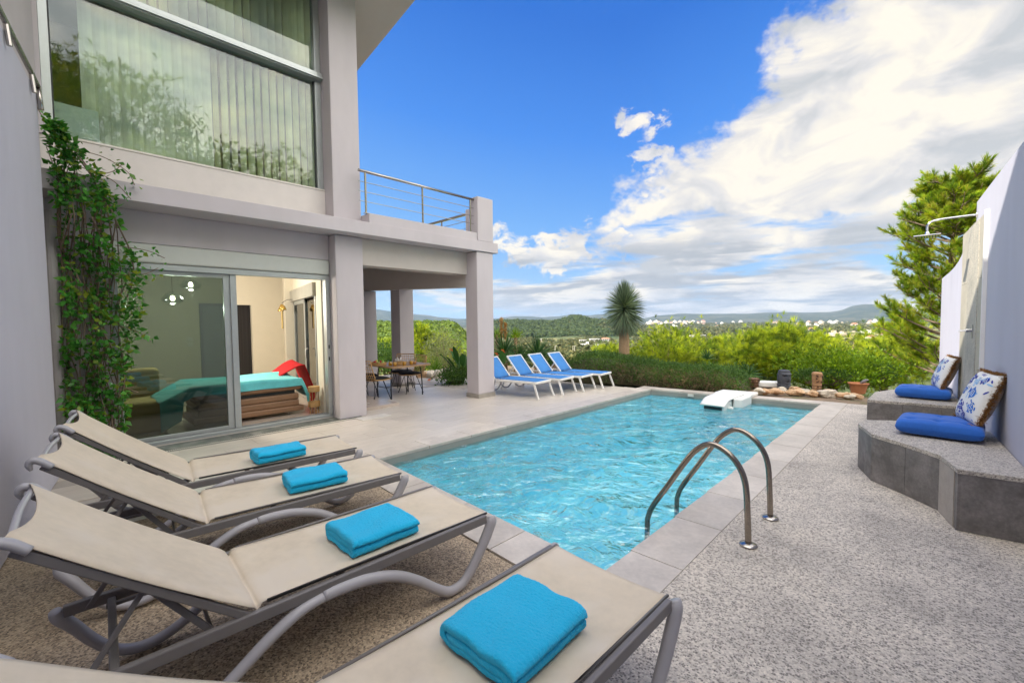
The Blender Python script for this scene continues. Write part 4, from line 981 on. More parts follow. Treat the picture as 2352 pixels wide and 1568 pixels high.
def make_chair():
    """local: faces +y, seat centre at origin"""
    root = empty('rattan_chair')
    def sh_(u, v):   # u across, v from seat front to back top
        if v < .5: k = v/.5; y = .23-.44*k; z = .415-.02*math.sin(k*3.1); w_ = .23
        else: k = (v-.5)/.5; y = -.21-.13*k-.03*math.sin(k*3.1); z = .415+.42*k; w_ = .23+.02*math.sin(k*3.1)
        e = (2*u-1); return (e*w_, y+.05*e*e*(1 if v > .5 else 0), z+.03*e*e*(1 if v < .55 else 0))
    lat = MB()
    for i in range(11): lat.tube([sh_(i/10, j/12) for j in range(13)], .0045, 5, 1)
    for j in range(15): lat.tube([sh_(i/6, j/14) for i in range(7)], .0042, 5, 1)
    tag(lat.build('rattan_lattice', RAT, root), kind='stuff')
    rim = [sh_(0, j/12) for j in range(13)]+[sh_(i/6, 1) for i in range(1, 7)]+[sh_(1, 1-j/12) for j in range(1, 13)]+[sh_(1-i/6, 0) for i in range(1, 7)]
    MB().tube(rim, .011, 7, 1).build('rim', RAT, root, smooth=True)
    MB().grid(lambda u, v: ((2*u-1)*.205, (2*v-1)*.205+.01, .425+.045*(max(0, (1-(2*u-1)**6)*(1-(2*v-1)**6)))**.4), 12, 12).build('seat_pad', BCUSH, root, smooth=True, solid=.02)
    for sx in (-1, 1):
        for sy in (-1, 1): MB().tube([(sx*.10, sy*.10, .40), (sx*.20, sy*.21, 0), (sx*.20, sy*.215, 0), (sx*.18, sy*.06, .40)], .0065, 6, 1).build('leg', BLK, root, smooth=False)
    return root
ch = make_chair()
CP = [((-8.38, 4.62), R(8), 'rattan chair on the near-left side of the dining table, beside the column'), ((-8.62, 5.62), R(172), 'rattan chair on the right side of the dining table, back to the garden'),
      ((-9.05, 4.72), R(-60), 'rattan chair mostly hidden behind the dining table on its left'), ((-9.15, 5.72), R(215), 'rattan chair behind the right end of the dining table')]
for i, (p, a_, lab) in enumerate(CP):
    o = ch if i == 0 else copy_tree(ch)
    o.location = (p[0], p[1], 0); o.rotation_euler = (0, 0, a_); tag(o, lab, 'chair', 'rattan chairs round the dining table')
JUI = P_mat('orange_juice', (.95, .42, .01), .3, .03); GLC = glass_mat('clear_glass', (.93, .95, .95), 1.0, 0, 1.45)
gp = [((-8.16, 4.84), 'glass of orange juice nearest the fruit basket'), ((-8.02, 4.86), 'second glass of orange juice from the fruit basket'), ((-7.98, 5.06), 'third glass of orange juice from the fruit basket'), ((-8.00, 5.24), 'glass of orange juice farthest right on the table')]
gl0 = None
for p, lab in gp:
    if gl0 is None:
        gl0 = empty('juice_glass'); MB().lathe([(.038, 0), (.040, .004), (.045, .118), (.0435, .118), (.039, .008)], n=16).build('glass', GLC, gl0, smooth=True); MB().lathe([(.038, .008), (.0415, .088)], n=16).build('juice', JUI, gl0, smooth=True); o = gl0
    else: o = copy_tree(gl0)
    o.location = (p[0], p[1], .701); tag(o, lab, 'glass', 'glasses of orange juice')
def basket(loc, rx, ry, h_, label, fill):
    root = empty('wicker_basket', loc, label=label, cat='basket')
    mb = MB(); n = 26
    for k in range(6): mb.tube([((rx+.004*math.sin(i*math.pi))*math.cos(2*math.pi*i/n), ry*math.sin(2*math.pi*i/n), .006+h_*k/5) for i in range(n+1)], .006, 5, 1)
    for i in range(n): a_ = 2*math.pi*i/n; mb.tube([(rx*math.cos(a_), ry*math.sin(a_), 0), (rx*1.02*math.cos(a_), ry*1.02*math.sin(a_), h_)], .004, 4, 1)
    tag(mb.build('weave', RAT, root), kind='stuff'); MB().prism(ell(0, 0, rx*.97, ry*.97, 20), 0, .01).build('base', RAT, root)
    return root
basket((-8.50, 4.76, .701), .20, .14, .06, 'oval wicker basket of fruit at the left end of the dining table', None)
fr_cols = [((.55, .50, .05), 'pear'), ((.42, .02, .02), 'apple'), ((.25, .42, .06), 'apple'), ((.62, .48, .06), 'banana'), ((.40, .01, .03), 'apple'), ((.30, .45, .08), 'apple')]
fpos = [(-.13, .02, .05), (-.06, -.05, .06), (.12, .03, .06), (.03, -.03, .07), (-.01, .05, .06), (.09, -.06, .055)]
fl_lab = ['yellow pear at the left of the fruit basket', 'red apple at the front of the fruit basket', 'green apple at the back right of the fruit basket', 'yellow banana across the fruit basket', 'dark red apple at the back of the fruit basket', 'green apple at the front right of the fruit basket']
for i, ((c_, nm), p) in enumerate(zip(fr_cols, fpos)):
    m_ = P_mat('fruit_skin_'+str(i), c_, .35, .15, 10)
    if nm == 'banana': o = MB().tube([(-.07, .02, .0), (-.03, -.01, .02), (.03, -.01, .02), (.08, .02, .0)], [.006, .018, .018, .006], 8, 4).build('banana', m_, smooth=True)
    else: o = MB().lathe([(.004, .0), (.028, .006), (.038, .03), (.034, .052), (.014, .066 if nm == 'apple' else .085), (.003, .062 if nm == 'apple' else .095)], n=14).build(nm, m_, smooth=True)
    o.location = (-8.50+p[0], 4.76+p[1], .701+p[2]-.03); tag(o, fl_lab[i], 'fruit')
bb = basket((-8.28, 5.10, .701), .12, .08, .07, 'small wicker bread basket holding white napkins', None)
for k, (dx, dy, r_) in enumerate(((-.05, 0, .3), (.05, .02, -.5))):
    o = MB().grid(lambda u, v: ((u-.5)*.13, (v-.5)*.02+.01*math.sin(u*6), .06+.10*v*(1-abs(2*u-1)*.6)), 6, 4).build('napkin', PIL_F, smooth=True, solid=.004, loc=(-8.28+dx, 5.10+dy, .71), rotz=r_); tag(o, ['white napkin standing at the left of the bread basket', 'white napkin standing at the right of the bread basket'][k], 'napkin')
jr = empty('ceramic_pot', (-8.15, 5.42, .701), label='small brown pot with a lid handle at the right end of the table', cat='pot'); MB().lathe([(.03, 0), (.045, .01), (.048, .05), (.042, .055)], n=16).build('body', P_mat('brown_glaze', (.45, .22, .07), .3, .1), jr, smooth=True); MB().tube([(-.035, 0, .05), (-.03, 0, .10), (.03, 0, .10), (.035, 0, .05)], .004, 6, 4).build('handle', RAT, jr)
# ================================================================== ROOM FURNITURE
LEA = P_mat('brown_faux_leather', (.27, .15, .08), .5, .12, 4, .1, 40, .003); THR = P_mat('turquoise_throw', (.14, .60, .64), .95, .10, 8, .6, 160, .006, sheen=.3); REDC = P_mat('red_throw', (.50, .005, .01), .9, .1, 8, .4, 160, .005); YEL = P_mat('yellow_throw', (.52, .38, .17), .95, .1, 5, .4, 120, .005)
sofa = empty('sofa_bed', (-8.3, 2.0, .05), label='brown sofa bed with ribbed sides seen through the open sliding door', cat='sofa')
MB().box(-.50, .40, -.55, .90, .26, .36).build('base_panel', LEA, sofa, bevel=.02)
MB().box(-.50, .40, -.55, .90, .15, .255).build('base_panel', LEA, sofa, bevel=.02)
MB().box(-.50, .42, -.60, .95, .42, .56).build('mattress', LEA, sofa, bevel=.04, seg=3)
MB().box(-.45, .34, -.5, .85, .36, .42).build('shadow_gap', ALU_D, sofa)
MB().box(-.52, .43, -.62, .97, .06, .15).build('base_rail', LEA, sofa, bevel=.02)
for y in (.75, -.4): MB().tube([(.30, y, 0), (.30, y, .07)], .02, 10, 1).build('leg', CHROME, sofa)
th = MB()
def thr(u, v):
    y = -1.00+2.08*u; s_ = v*1.28
    if s_ < .86: x = -.46+s_*1.03; z = .615+.008*math.sin(u*9+v*4)+.006*math.sin(v*11)+.03*(1-u)*math.sin(v*3)+.05*math.exp(-((v*1.28-.1)/.12)**2)
    else:
        k = s_-.86; x = .435+.012*math.sin(u*17); z = .615-k*(.30 if u > .12 else .9)*(1 if u < .97 else 1.8)
    if y > .95: z -= (y-.95)*2.4*(.9+.3*v); 
    if y < -.62: z -= (-.62-y)*.55
    return (x, y, z)
th.grid(thr, 60, 36); tag(th.build('turquoise_throw', THR, smooth=True, solid=.012, loc=(-8.3, 2.0, .05)), 'turquoise throw blanket draped over the sofa bed', 'blanket')
rd = MB(); rd.grid(lambda u, v: (-.62+.55*v+.02*math.sin(u*8), .55+.72*u, .62+.24*math.sin(min(1, u*1.25)*math.pi*.62)*(1-.3*v) if u < .62 else max(.0, .80-(u-.62)*2.2)), 24, 10)
tag(rd.build('red_throw', REDC, smooth=True, solid=.015, loc=(-8.3, 2.2, .05)), 'red throw falling to the floor behind the sofa bed', 'blanket')
arm = empty('armchair', (-8.6, .75, .05), label='low armchair under a yellow cover, behind the tinted glass pane', cat='armchair')
MB().box(-.45, .45, -.45, .38, .0, .45).build('seat', YEL, arm, bevel=.06, seg=4); MB().box(-.5, -.3, -.5, .40, .30, .88).build('backrest', YEL, arm, bevel=.07, seg=4); MB().box(-.4, .5, -.56, -.42, .0, .68).build('armrest', YEL, arm, bevel=.05, seg=4)
# rattan stool inside, bamboo bands
stl = empty('bamboo_stand', (-7.72, 3.08, .05), label='small bamboo stand just inside the open door', cat='stand')
for z in (.38, .12): MB().prism(ell(0, 0, .095, .095, 16), z, z+.09).build('band', RAT, stl)
for a_ in range(4): MB().tube([(.07*math.cos(a_*1.57), .07*math.sin(a_*1.57), 0), (.07*math.cos(a_*1.57), .07*math.sin(a_*1.57), .46)], .007, 6, 1).build('leg', RAT, stl)
bell = empty('brass_wind_chime', (-10.2, 3.45, 2.05), label='brass bells hanging beside the inner pillar', cat='wind chime')
for dx, dz in ((0, 0), (.09, -.03), (-.08, -.05)): MB().lathe([(.065, 0), (.05, .03), (.03, .09), (.01, .10)], (dx, 0, -.12+dz), 12).build('bell', P_mat('brass', (.60, .40, .12), .3, .1, metal=.9), bell, smooth=True)
MB().tube([(0, 0, -.12), (0, 0, -.55)], .02, 8, 1).build('striker', P_mat('chime_wood', (.5, .36, .14), .6), bell); MB().tube([(0, 0, 0), (0, .12, .08), (0, .3, .08)], .006, 6, 2).build('hook', BLK, bell)
# pendant lamps, lit
BUL = emit_mat('lamp_filament', (1.0, .82, .55), 30)
for i, (p, lab) in enumerate((((-9.3, 1.68, 2.30), 'clear glass pendant lamp hanging higher and farther right behind the tinted pane'), ((-9.3, 1.42, 2.06), 'clear glass pendant lamp hanging lower and farther left behind the tinted pane'))):
    pe = empty('pendant_lamp', p, label=lab, cat='lamp', group='lit glass pendant lamps')
    MB().lathe([(.03, .10), (.10, .06), (.155, -.01), (.14, -.06), (.07, -.10), (.03, -.11)], n=20).build('globe', glass_mat('lamp_glass', (.86, .9, .88), 1.0, 0, 1.5), pe, smooth=True)
    MB().lathe([(.012, -.045), (.034, -.02), (.030, .02), (.012, .04)], n=10).build('bulb', BUL, pe, smooth=True)
    MB().tube([(0, 0, .05), (0, 0, 2.80-p[2])], .004, 5, 1).build('cord', BLK, pe)
    l_ = bpy.data.lights.new('lamp_light', 'POINT'); l_.energy = 42; l_.color = (1, .91, .78); l_.shadow_soft_size = .06
    lo = bpy.data.objects.new('lamp_light', l_); COL.objects.link(lo); lo.parent = pe; lo.location = (0, 0, -.18)
# ================================================================== VEGETATION
PINE_M = leaf_mat('pine_needles', [(.05, .10, .012), (.15, .25, .015), (.33, .42, .02), (.50, .56, .03), (.24, .32, .03)], .42, .6)
PINE_F = leaf_mat('pine_needles_right', [(.09, .17, .02), (.20, .32, .02), (.38, .48, .025), (.46, .42, .06)], .42, .6)
FOR_M = leaf_mat('wood_foliage', [(.06, .11, .02), (.12, .19, .03), (.20, .27, .035)], .3, .8)
FOR_D = leaf_mat('far_wood_foliage', [(.035, .06, .025), (.06, .095, .03), (.10, .13, .04)], .2, .9)
FOR_O = leaf_mat('valley_foliage', [(.05, .07, .03), (.10, .11, .045), (.16, .15, .06)], .2, .9)
HEDGE_M = leaf_mat('hedge_leaves', [(.05, .11, .03), (.08, .17, .04), (.13, .23, .05)], .35, .5)
BUSH_M = leaf_mat('bright_bush_leaves', [(.10, .20, .015), (.19, .32, .02), (.32, .44, .03)], .5, .45)
VINE_M = leaf_mat('vine_leaves', [(.03, .14, .025), (.06, .26, .04), (.12, .38, .06), (.08, .28, .05), (.34, .40, .05)], .35, .3)
YUC_M = leaf_mat('blue_green_blades', [(.07, .11, .085), (.16, .22, .16), (.28, .36, .25)], .25, .4)
PALM_M = leaf_mat('dark_palm_blades', [(.02, .07, .03), (.05, .13, .045), (.10, .20, .06)], .3, .35)
BOP_M = leaf_mat('broad_leaf', [(.03, .10, .03), (.06, .17, .04)], .3, .35)
ORF = leaf_mat('orange_petals', [(.75, .16, .03), (.85, .28, .08)], .4, .5)
DRY = leaf_mat('dry_stalk', [(.45, .24, .09), (.55, .33, .15)], .4, .8)
OLIVE_M = leaf_mat('olive_leaves', [(.12, .16, .08), (.22, .26, .13), (.30, .33, .17)], .4, .6)
BARK = P_mat('pine_bark', (.20, .145, .10), .95, .3, 14, .6, 40, .01); BARKL = P_mat('pale_bark', (.40, .32, .25), .9, .2, 12)
TRUNKP = P_mat('fibrous_trunk', (.36, .24, .14), .95, .25, 20, .8, 60, .01, stretch=(1, 1, 5))
def clumps(c, rad, n, rng):
    """clump centres in an uneven ellipsoid, denser to the outside"""
    d = rng.normal(size=(n, 3)); d /= np.linalg.norm(d, axis=1)[:, None]; rr = rng.uniform(.25, 1, n)**.5
    return c+d*rr[:, None]*rad
def pine(xp, ytop, ybot, wpx, depth, label, n_cl=46, per=26, mat=None, group='pines beyond the pool', seed=0, L=.20, trunk_z=None, fork=0):
    rng = np.random.default_rng(100+seed+int(xp)); x, y = ground_pt(xp, depth); zt = alt(xp, ytop+(8 if xp > 1100 else 4), depth); zb = alt(xp, ybot, depth)
    w_ = wpx/1010*depth/2; h_ = (zt-zb)/2-.10; root = empty('pine_tree', (x, y, zb-.4), label=label, cat='pine tree', group=group); base = np.array([0, 0, 0.])
    c = np.array([0, 0, h_+.4]); T_z = trunk_z if trunk_z is not None else -1.2
    tr_ = MB().tube([(0, 0, T_z), (.06, .04, .3), (-.05, .03, h_*.9), (.04, -.02, 2*h_*.98)], [.11, .09, .06, .018], 8, 4)
    cl = clumps(c, np.array([w_*.92, w_*.92, h_*.92]), n_cl, rng)
    # taper towards the top, leader shoots
    k = (cl[:, 2]-.4)/(2*h_); cl[:, :2] *= (1.12-.62*np.clip(k, 0, 1)**1.6)[:, None]
    for i in range(0, n_cl, 2):
        q = cl[i]; z0 = max(.1, q[2]-.35*w_-.2*rng.random()); s0 = np.array([0, 0, min(z0, 2*h_)])
        tr_.tube([s0, (s0+q)/2+np.array([0, 0, -.05]), q], [.030, .02, .008], 5, 3)
    tr_.build('trunk', BARK if i % 2 else BARK, root, smooth=True)
    pos, D = [], []
    for q in cl:
        out = q-c; out[2] = abs(out[2])*.4+.25*h_; out /= np.linalg.norm(out)+1e-6
        m = int(per*rng.uniform(.7, 1.3)); sz = .16*w_+.12
        p = q+rng.normal(size=(m, 3))*np.array([sz, sz, sz*.75]); pos.append(p); D.append(out*.9+rng.normal(size=(m, 3))*.45+np.array([0, 0, .45]))
    # upright candles on top
    for q in cl[np.argsort(-cl[:, 2])[:7]]:
        for t in range(5): pos.append(np.array([q+np.array([0, 0, .12+t*.035*L/.2])])); D.append(np.array([[rng.normal()*.3, rng.normal()*.3, 1]]))
    pos = np.concatenate(pos); D = np.concatenate(D)
    tv, tf = tuft(26, 1.0, .045, .72, rng)
    V, F = scatter(tv, tf, pos, dir_rot(D, rng), L*rng.uniform(.75, 1.2, len(pos)))
    big_mesh('crown', V, F, mat or PINE_M, root); return root
pine(1398, 780, 850, 80, 19, 'small bright pine just left of the spiky palm trunk', 22, 24, seed=1)
pine(1535, 742, 880, 190, 15.5, 'broad yellow-green pine immediately right of the spiky palm', 60, 30, seed=2)
pine(1650, 752, 880, 130, 16.5, 'yellow-green pine between the broad pine and the tallest middle one', 40, 28, seed=3)
pine(1745, 738, 890, 140, 14.5, 'leafy pine left of the middle of the row, slim leader on top', 50, 28, seed=4)
pine(1800, 728, 890, 130, 14.0, 'tallest pine in the middle of the row beyond the pool', 50, 28, seed=5)
pine(1868, 745, 890, 130, 15.0, 'pine right of the middle one, behind the wooden carved post', 44, 28, seed=6)
pine(1960, 738, 860, 120, 17.0, 'thin see-through pine with white houses showing behind it', 26, 20, seed=7)
pine(1915, 790, 890, 150, 14.5, 'low pine filling the gap above the terracotta pot', 40, 28, seed=8)
pine(2030, 775, 880, 150, 14.0, 'low pine left of the tall one by the right wall', 44, 28, seed=9)
pine(2075, 700, 860, 90, 15.0, 'narrow pine at the left foot of the tall one by the right wall', 26, 24, seed=10)
# tall pine behind the right wall: tiers of boughs
def tall_pine():
    rng = np.random.default_rng(77); depth = 11.6; x, y = ground_pt(2180, depth); root = empty('pine_tree', (x, y, -1.2), label='tall green pine rising behind the end of the right wall', cat='pine tree', group='pines beyond the pool')
    zt = alt(2180, 430, depth)+1.2; tr_ = MB().tube([(0, 0, 0), (.12, .05, 2), (.02, 0, 4), (.06, .02, zt-.2)], [.15, .12, .08, .02], 10, 5)
    pos, D = [], []
    def bough(z0, az, ln, rise, m):
        d = np.array([math.cos(az), math.sin(az), 0]); B = np.array([.05, 0, z0])
        P_ = lambda t: B+d*ln*t+np.array([0, 0, rise*t*t+.10*math.sin(t*3)])
        tr_.tube([P_(t) for t in np.linspace(0, 1, 6)], [.035, .025, .008], 6, 2)
        for t in np.linspace(.42, 1.0, m):
            sd = np.array([-d[1], d[0], 0])*rng.uniform(-1, 1)*.9+d*.5+np.array([0, 0, rng.uniform(.3, .9)]); sd /= np.linalg.norm(sd)
            L_ = rng.uniform(.22, .42)*(1.15-.3*t); p0 = P_(t); p1 = p0+sd*L_; tr_.tube([p0, (p0+p1)/2+np.array([0, 0, -.02]), p1], [.010, .005], 4, 2)
            for u_ in np.linspace(.25, 1.0, 8):
                pos.append(p0+sd*L_*u_); D.append(sd*1.0+rng.normal(size=3)*.38+np.array([0, 0, .25]))
    camdir = math.atan2(-y, -x); left = camdir-math.pi/2
    tiers = [(1.2, 1.45), (1.7, 1.5), (2.2, 1.45), (2.7, 1.25), (3.15, 1.2), (3.6, 1.05), (4.1, 1.0), (4.6, 1.05), (4.85, .9), (5.15, .9), (5.5, .75), (5.8, .6), (zt-.75, .45), (zt-.45, .3)]
    for i, (z0, ln) in enumerate(tiers):
        k = 9 if i < 12 else 7
        for j in range(k):
            az = 2*math.pi*j/k+i*.7+rng.normal()*.2; l_ = ln*rng.uniform(.65, 1.12)
            bough(z0+rng.normal()*.12, az, l_, .45*l_, 10)
    for dz in (-.1, .05, .2): 
        for t in range(8): pos.append(np.array([.06, .02, zt+dz-.1+t*.04])); D.append(np.array([rng.normal()*.4, rng.normal()*.4, 1]))
    tr_.build('trunk', BARK, root, smooth=True)
    tv, tf = tuft(22, 1.0, .045, .62, rng); V, F = scatter(tv, tf, np.array(pos), dir_rot(np.array(D), rng), .19*rng.uniform(.8, 1.25, len(pos)))
    big_mesh('crown', V, F, PINE_F, root)
tall_pine()
# tall pines on the slope outside the right wall (seen mirrored in the big window)
for i, (x, y, h_, w_) in enumerate(((9.5, -1.5, 13.2, 3.0), (9.0, 2.3, 13.4, 3.2), (11.0, 5.2, 12.0, 2.6), (10.5, 8.6, 11.3, 3.0), (11, 12.2, 10.6, 3.0), (14, 1, 14.5, 3.4))):
    rng = np.random.default_rng(300+i); root = empty('pine_tree', (x, y, -1), label='tall pine on the slope outside the right garden wall', cat='pine tree', group='pines outside the right garden wall')
    MB().tube([(0, 0, -2), (.1, .1, h_*.5), (0, 0, h_)], [.2, .14, .04], 8, 4).build('trunk', BARK, root, smooth=True)
    cl = clumps(np.array([0, 0, h_*.66]), np.array([w_, w_, h_*.36]), 60, rng); pos = []; D = []
    for q in cl: pos.append(q+rng.normal(size=(42, 3))*.42); D.append(rng.normal(size=(42, 3))*.6+np.array([0, 0, .6]))
    tv, tf = tuft(14, 1.0, .08, .9, rng); V, F = scatter(tv, tf, np.concatenate(pos), dir_rot(np.concatenate(D), rng), .30)
    big_mesh('crown', V, F, PINE_F, root)
# generic leafy shrub
def shrub(name, c, rad, n_leaf, size, mat, label, cat, group=None, n_cl=24, core=True, seed=0, flat=False, up=.35, kind=None):
    rng = np.random.default_rng(500+seed); rad = np.array(rad, float); root = empty(name, c, label=label, cat=cat, group=group, kind=kind)
    cl = clumps(np.array([0, 0, rad[2]]), rad*.8, n_cl, rng)
    idx = rng.integers(0, n_cl, n_leaf); sz = rad*.30
    pos = cl[idx]+rng.normal(size=(n_leaf, 3))*sz; pos[:, 2] = np.maximum(pos[:, 2], .02)
    D = (pos-np.array([0, 0, rad[2]*.6]))/rad+rng.normal(size=(n_leaf, 3))*.8+np.array([0, 0, up])
    V, F = scatter(LEAF_V, LEAF_F, pos, dir_rot(D, rng), size*rng.uniform(.6, 1.25, n_leaf)); big_mesh('foliage', V, F, mat, root)
    st = MB()
    for i in range(min(n_cl, 16)): st.tube([(cl[i][0]*.2, cl[i][1]*.2, -.05), tuple((cl[i])*.6+np.array([0, 0, -.02])), tuple(cl[i])], [.014, .009, .004], 5, 3)
    st.build('stems', BARK, root); return root
# trailing hedge beyond the far rim
def hedge():
    rng = np.random.default_rng(9); root = empty('hedge', (-5.3, 10.9, 0), label='low dark green trailing hedge behind the far left corner of the pool', cat='hedge')
    def surf(u, v):
        # u along, v over the cross-section (front foot to back foot)
        ax_ = -7.5+4.5*u; ay_ = 10.20+.25*math.sin(u*3)+(.75*u); 
        hgt = (.52+.10*math.sin(u*7)+.10*math.exp(-((u-.13)/.12)**2))*(min(1, (1-u)*5)**.5)*(min(1, u*9+.3)); dep = .80
        a_ = math.pi*v; return np.array([ax_, ay_-dep*math.cos(a_), max(0, hgt*math.sin(a_)**.6-.02)])
    n = 17000; U = rng.random(n); Vv = rng.random(n)*.82; pos = np.array([surf(u, v) for u, v in zip(U, Vv)])-np.array([-5.3, 10.9, 0])
    pos += rng.normal(size=(n, 3))*np.array([.05, .06, .045]); pos[:, 2] = np.maximum(pos[:, 2], .01)
    D = np.stack([rng.normal(size=n)*.6, -np.cos(Vv*np.pi)*.8+rng.normal(size=n)*.5, .5+rng.normal(size=n)*.5], 1)
    lv = [(q[0]*.35, q[1], q[2]) for q in LEAF_V]
    V, F = scatter(lv, LEAF_F, pos, dir_rot(D, rng), .075*rng.uniform(.6, 1.4, n)); big_mesh('foliage', V, F, HEDGE_M, root)
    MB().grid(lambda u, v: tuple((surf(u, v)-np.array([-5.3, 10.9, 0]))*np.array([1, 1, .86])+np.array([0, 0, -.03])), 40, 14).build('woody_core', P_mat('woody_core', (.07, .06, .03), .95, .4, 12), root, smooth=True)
    tv, tf = tuft(9, 1.0, .035, .8, rng); m = 420; U = rng.random(m); V_ = rng.random(m)*.35+.02; pos = np.array([surf(u, v) for u, v in zip(.35+.65*U, V_)])-np.array([-5.3, 10.9, 0]); pos[:, 1] -= .03
    V, F = scatter(tv, tf, pos, dir_rot(np.tile([0, -.6, -.5], (m, 1))+rng.normal(size=(m, 3))*.4, rng), .16); big_mesh('dry_twigs', V, F, leaf_mat('dry_twig', [(.20, .13, .08), (.30, .22, .14)], .2, .9), root)
hedge()
x, y = ground_pt(1905, 12.3)
shrub('leafy_bush', (x, y, -.25), (1.25, .9, .52), 5200, .085, BUSH_M, 'bright green broad-leaved bush behind the carved garden statues', 'bush', n_cl=60, seed=1)
x, y = ground_pt(1985, 12.6); shrub('leafy_bush', (x, y, -.3), (.9, .7, .48), 3400, .085, BUSH_M, 'bright green bush behind the terracotta pot', 'bush', n_cl=40, seed=2)
for i, (xp, dp, w_, h_, lab) in enumerate(((1700, 12.2, .35, .20, 'small green plant left of the low wooden carving'), (1860, 11.4, .30, .16, 'grassy plant between the dark stone head and the carved post'), (1930, 11.6, .45, .17, 'grassy clump between the carved post and the terracotta pot'), (2030, 11.8, .35, .18, 'low green plant right of the terracotta pot'))):
    x, y = ground_pt(xp, dp); shrub('garden_plant', (x, y, -.06), (w_, w_*.7, h_), 900, .06, HEDGE_M, lab, 'plant', n_cl=16, seed=10+i, up=.8)
# blade plants
def rosette(name, c, n, L, w_, mat, label, cat, el=(5, 85), group=None, seed=0, bend=.25, trunk=None, parts=True, axis=0.0):
    rng = np.random.default_rng(800+seed); root = empty(name, c, label=label, cat=cat, group=group); V, F = [], []
    for i in range(n):
        t = (i+.5)/n; az = i*2.399963; e_ = R(el[0]+(el[1]-el[0])*t)+rng.normal()*.05; l = L*rng.uniform(.85, 1.1)
        d = np.array([math.cos(az)*math.cos(e_), math.sin(az)*math.cos(e_), math.sin(e_)]); s_ = np.array([-math.sin(az), math.cos(az), 0]); b0 = np.array([0, 0, axis*t])
        o = len(V); k = 4
        ro = rng.uniform(0, math.pi); s_ = s_*math.cos(ro)+np.cross(d, s_)*math.sin(ro)
        for j in range(k+1):
            q = j/k; p = b0+d*l*q+np.array([0, 0, -bend*l*q*q*math.cos(e_)]); ww = w_*(1-q)**.6*(.5+.5*min(1, q*4+.4)); V += [p-s_*ww/2, p+s_*ww/2]
        for j in range(k): F.append((o+2*j, o+2*j+1, o+2*j+3, o+2*j+2))
    big_mesh('leaves', np.array(V), np.array(F), mat, root)
    if trunk: MB().lathe([(trunk[0]*1.08, -trunk[1]), (trunk[0], -trunk[1]*.6), (trunk[0]*.95, -.1), (trunk[0]*.7, .1)], n=16, jit=.06).build('trunk', TRUNKP, root)
    return root
x, y = ground_pt(1434, 12.6)
rosette('spiky_palm', (x, y, 1.70), 1300, .66, .028, YUC_M, 'spiky blue-green yucca palm with a round head on one fibrous trunk', 'palm', el=(-74, 88), seed=1, bend=.16, trunk=(.15, 1.9), axis=.42)
for i, (xp, yp, dp, n, L, lab) in enumerate(((1158, 800, 12.6, 120, .72, 'dark fan palm directly right of the corner column'), (1192, 815, 12.3, 110, .55, 'lower dark blade plant between the two larger ones behind the blue loungers'), (1234, 808, 12.5, 140, .72, 'large dark fan palm behind the middle blue loungers'), (1272, 822, 12.2, 90, .48, 'smallest dark blade plant left of the low hedge'))):
    x, y = ground_pt(xp, dp); rosette('blade_palm', (x, y, alt(xp, yp+12, dp)), n, L, .035, PALM_M, lab, 'palm', el=(-5, 85), seed=20+i, bend=.18, trunk=(.09, .6))
x, y = ground_pt(1184, 14.2); rosette('yucca', (x, y, alt(1184, 775, 14.2)), 70, .38, .03, BUSH_M, 'sunlit bright green yucca behind the dark fan palms', 'yucca', el=(0, 85), seed=31, bend=.1, trunk=(.06, 1.3))
x, y = ground_pt(1142, 14.5); rosette('yucca', (x, y, alt(1142, 775, 14.5)), 60, .36, .03, BUSH_M, 'yellowish yucca peeping out at the edge of the corner column', 'yucca', el=(0, 85), seed=32, bend=.1, trunk=(.06, 1.3))
x, y = ground_pt(1722, 12.0); rosette('cycad', (x, y, .05), 40, .42, .05, PALM_M, 'dark cycad behind the low wooden carving', 'cycad', el=(8, 75), seed=33, bend=.3)
x, y = ground_pt(1625, 12.6); rosette('cycad', (x, y, .45), 40, .34, .03, PALM_M, 'spiky plant rising above the right part of the hedge', 'cycad', el=(15, 80), seed=34, bend=.2)
# dried flower spikes
for k, (xp, yt) in enumerate(((1152, 730), (1161, 741))):
    x, y = ground_pt(xp, 13.4); z0, z1 = alt(xp, 785, 13.4), alt(xp, yt, 13.4); root = empty('flower_spike', (x, y, z0), label=['taller orange-brown dried flower spike above the fan palms', 'shorter orange-brown dried flower spike above the fan palms'][k], cat='flower spike')
    MB().tube([(0, 0, -.8), (.01, 0, (z1-z0)*.5), (0, 0, z1-z0)], .008, 5, 2).build('stalk', DRY, root); rng = np.random.default_rng(k); m = 240; pos = np.stack([rng.normal(size=m)*.022, rng.normal(size=m)*.022, rng.uniform(.1, 1, m)*(z1-z0)], 1)
    V, F = scatter(LEAF_V, LEAF_F, pos, dir_rot(np.stack([rng.normal(size=m), rng.normal(size=m), .8+0*pos[:, 0]], 1), rng), .055); big_mesh('florets', V, F, DRY, root)
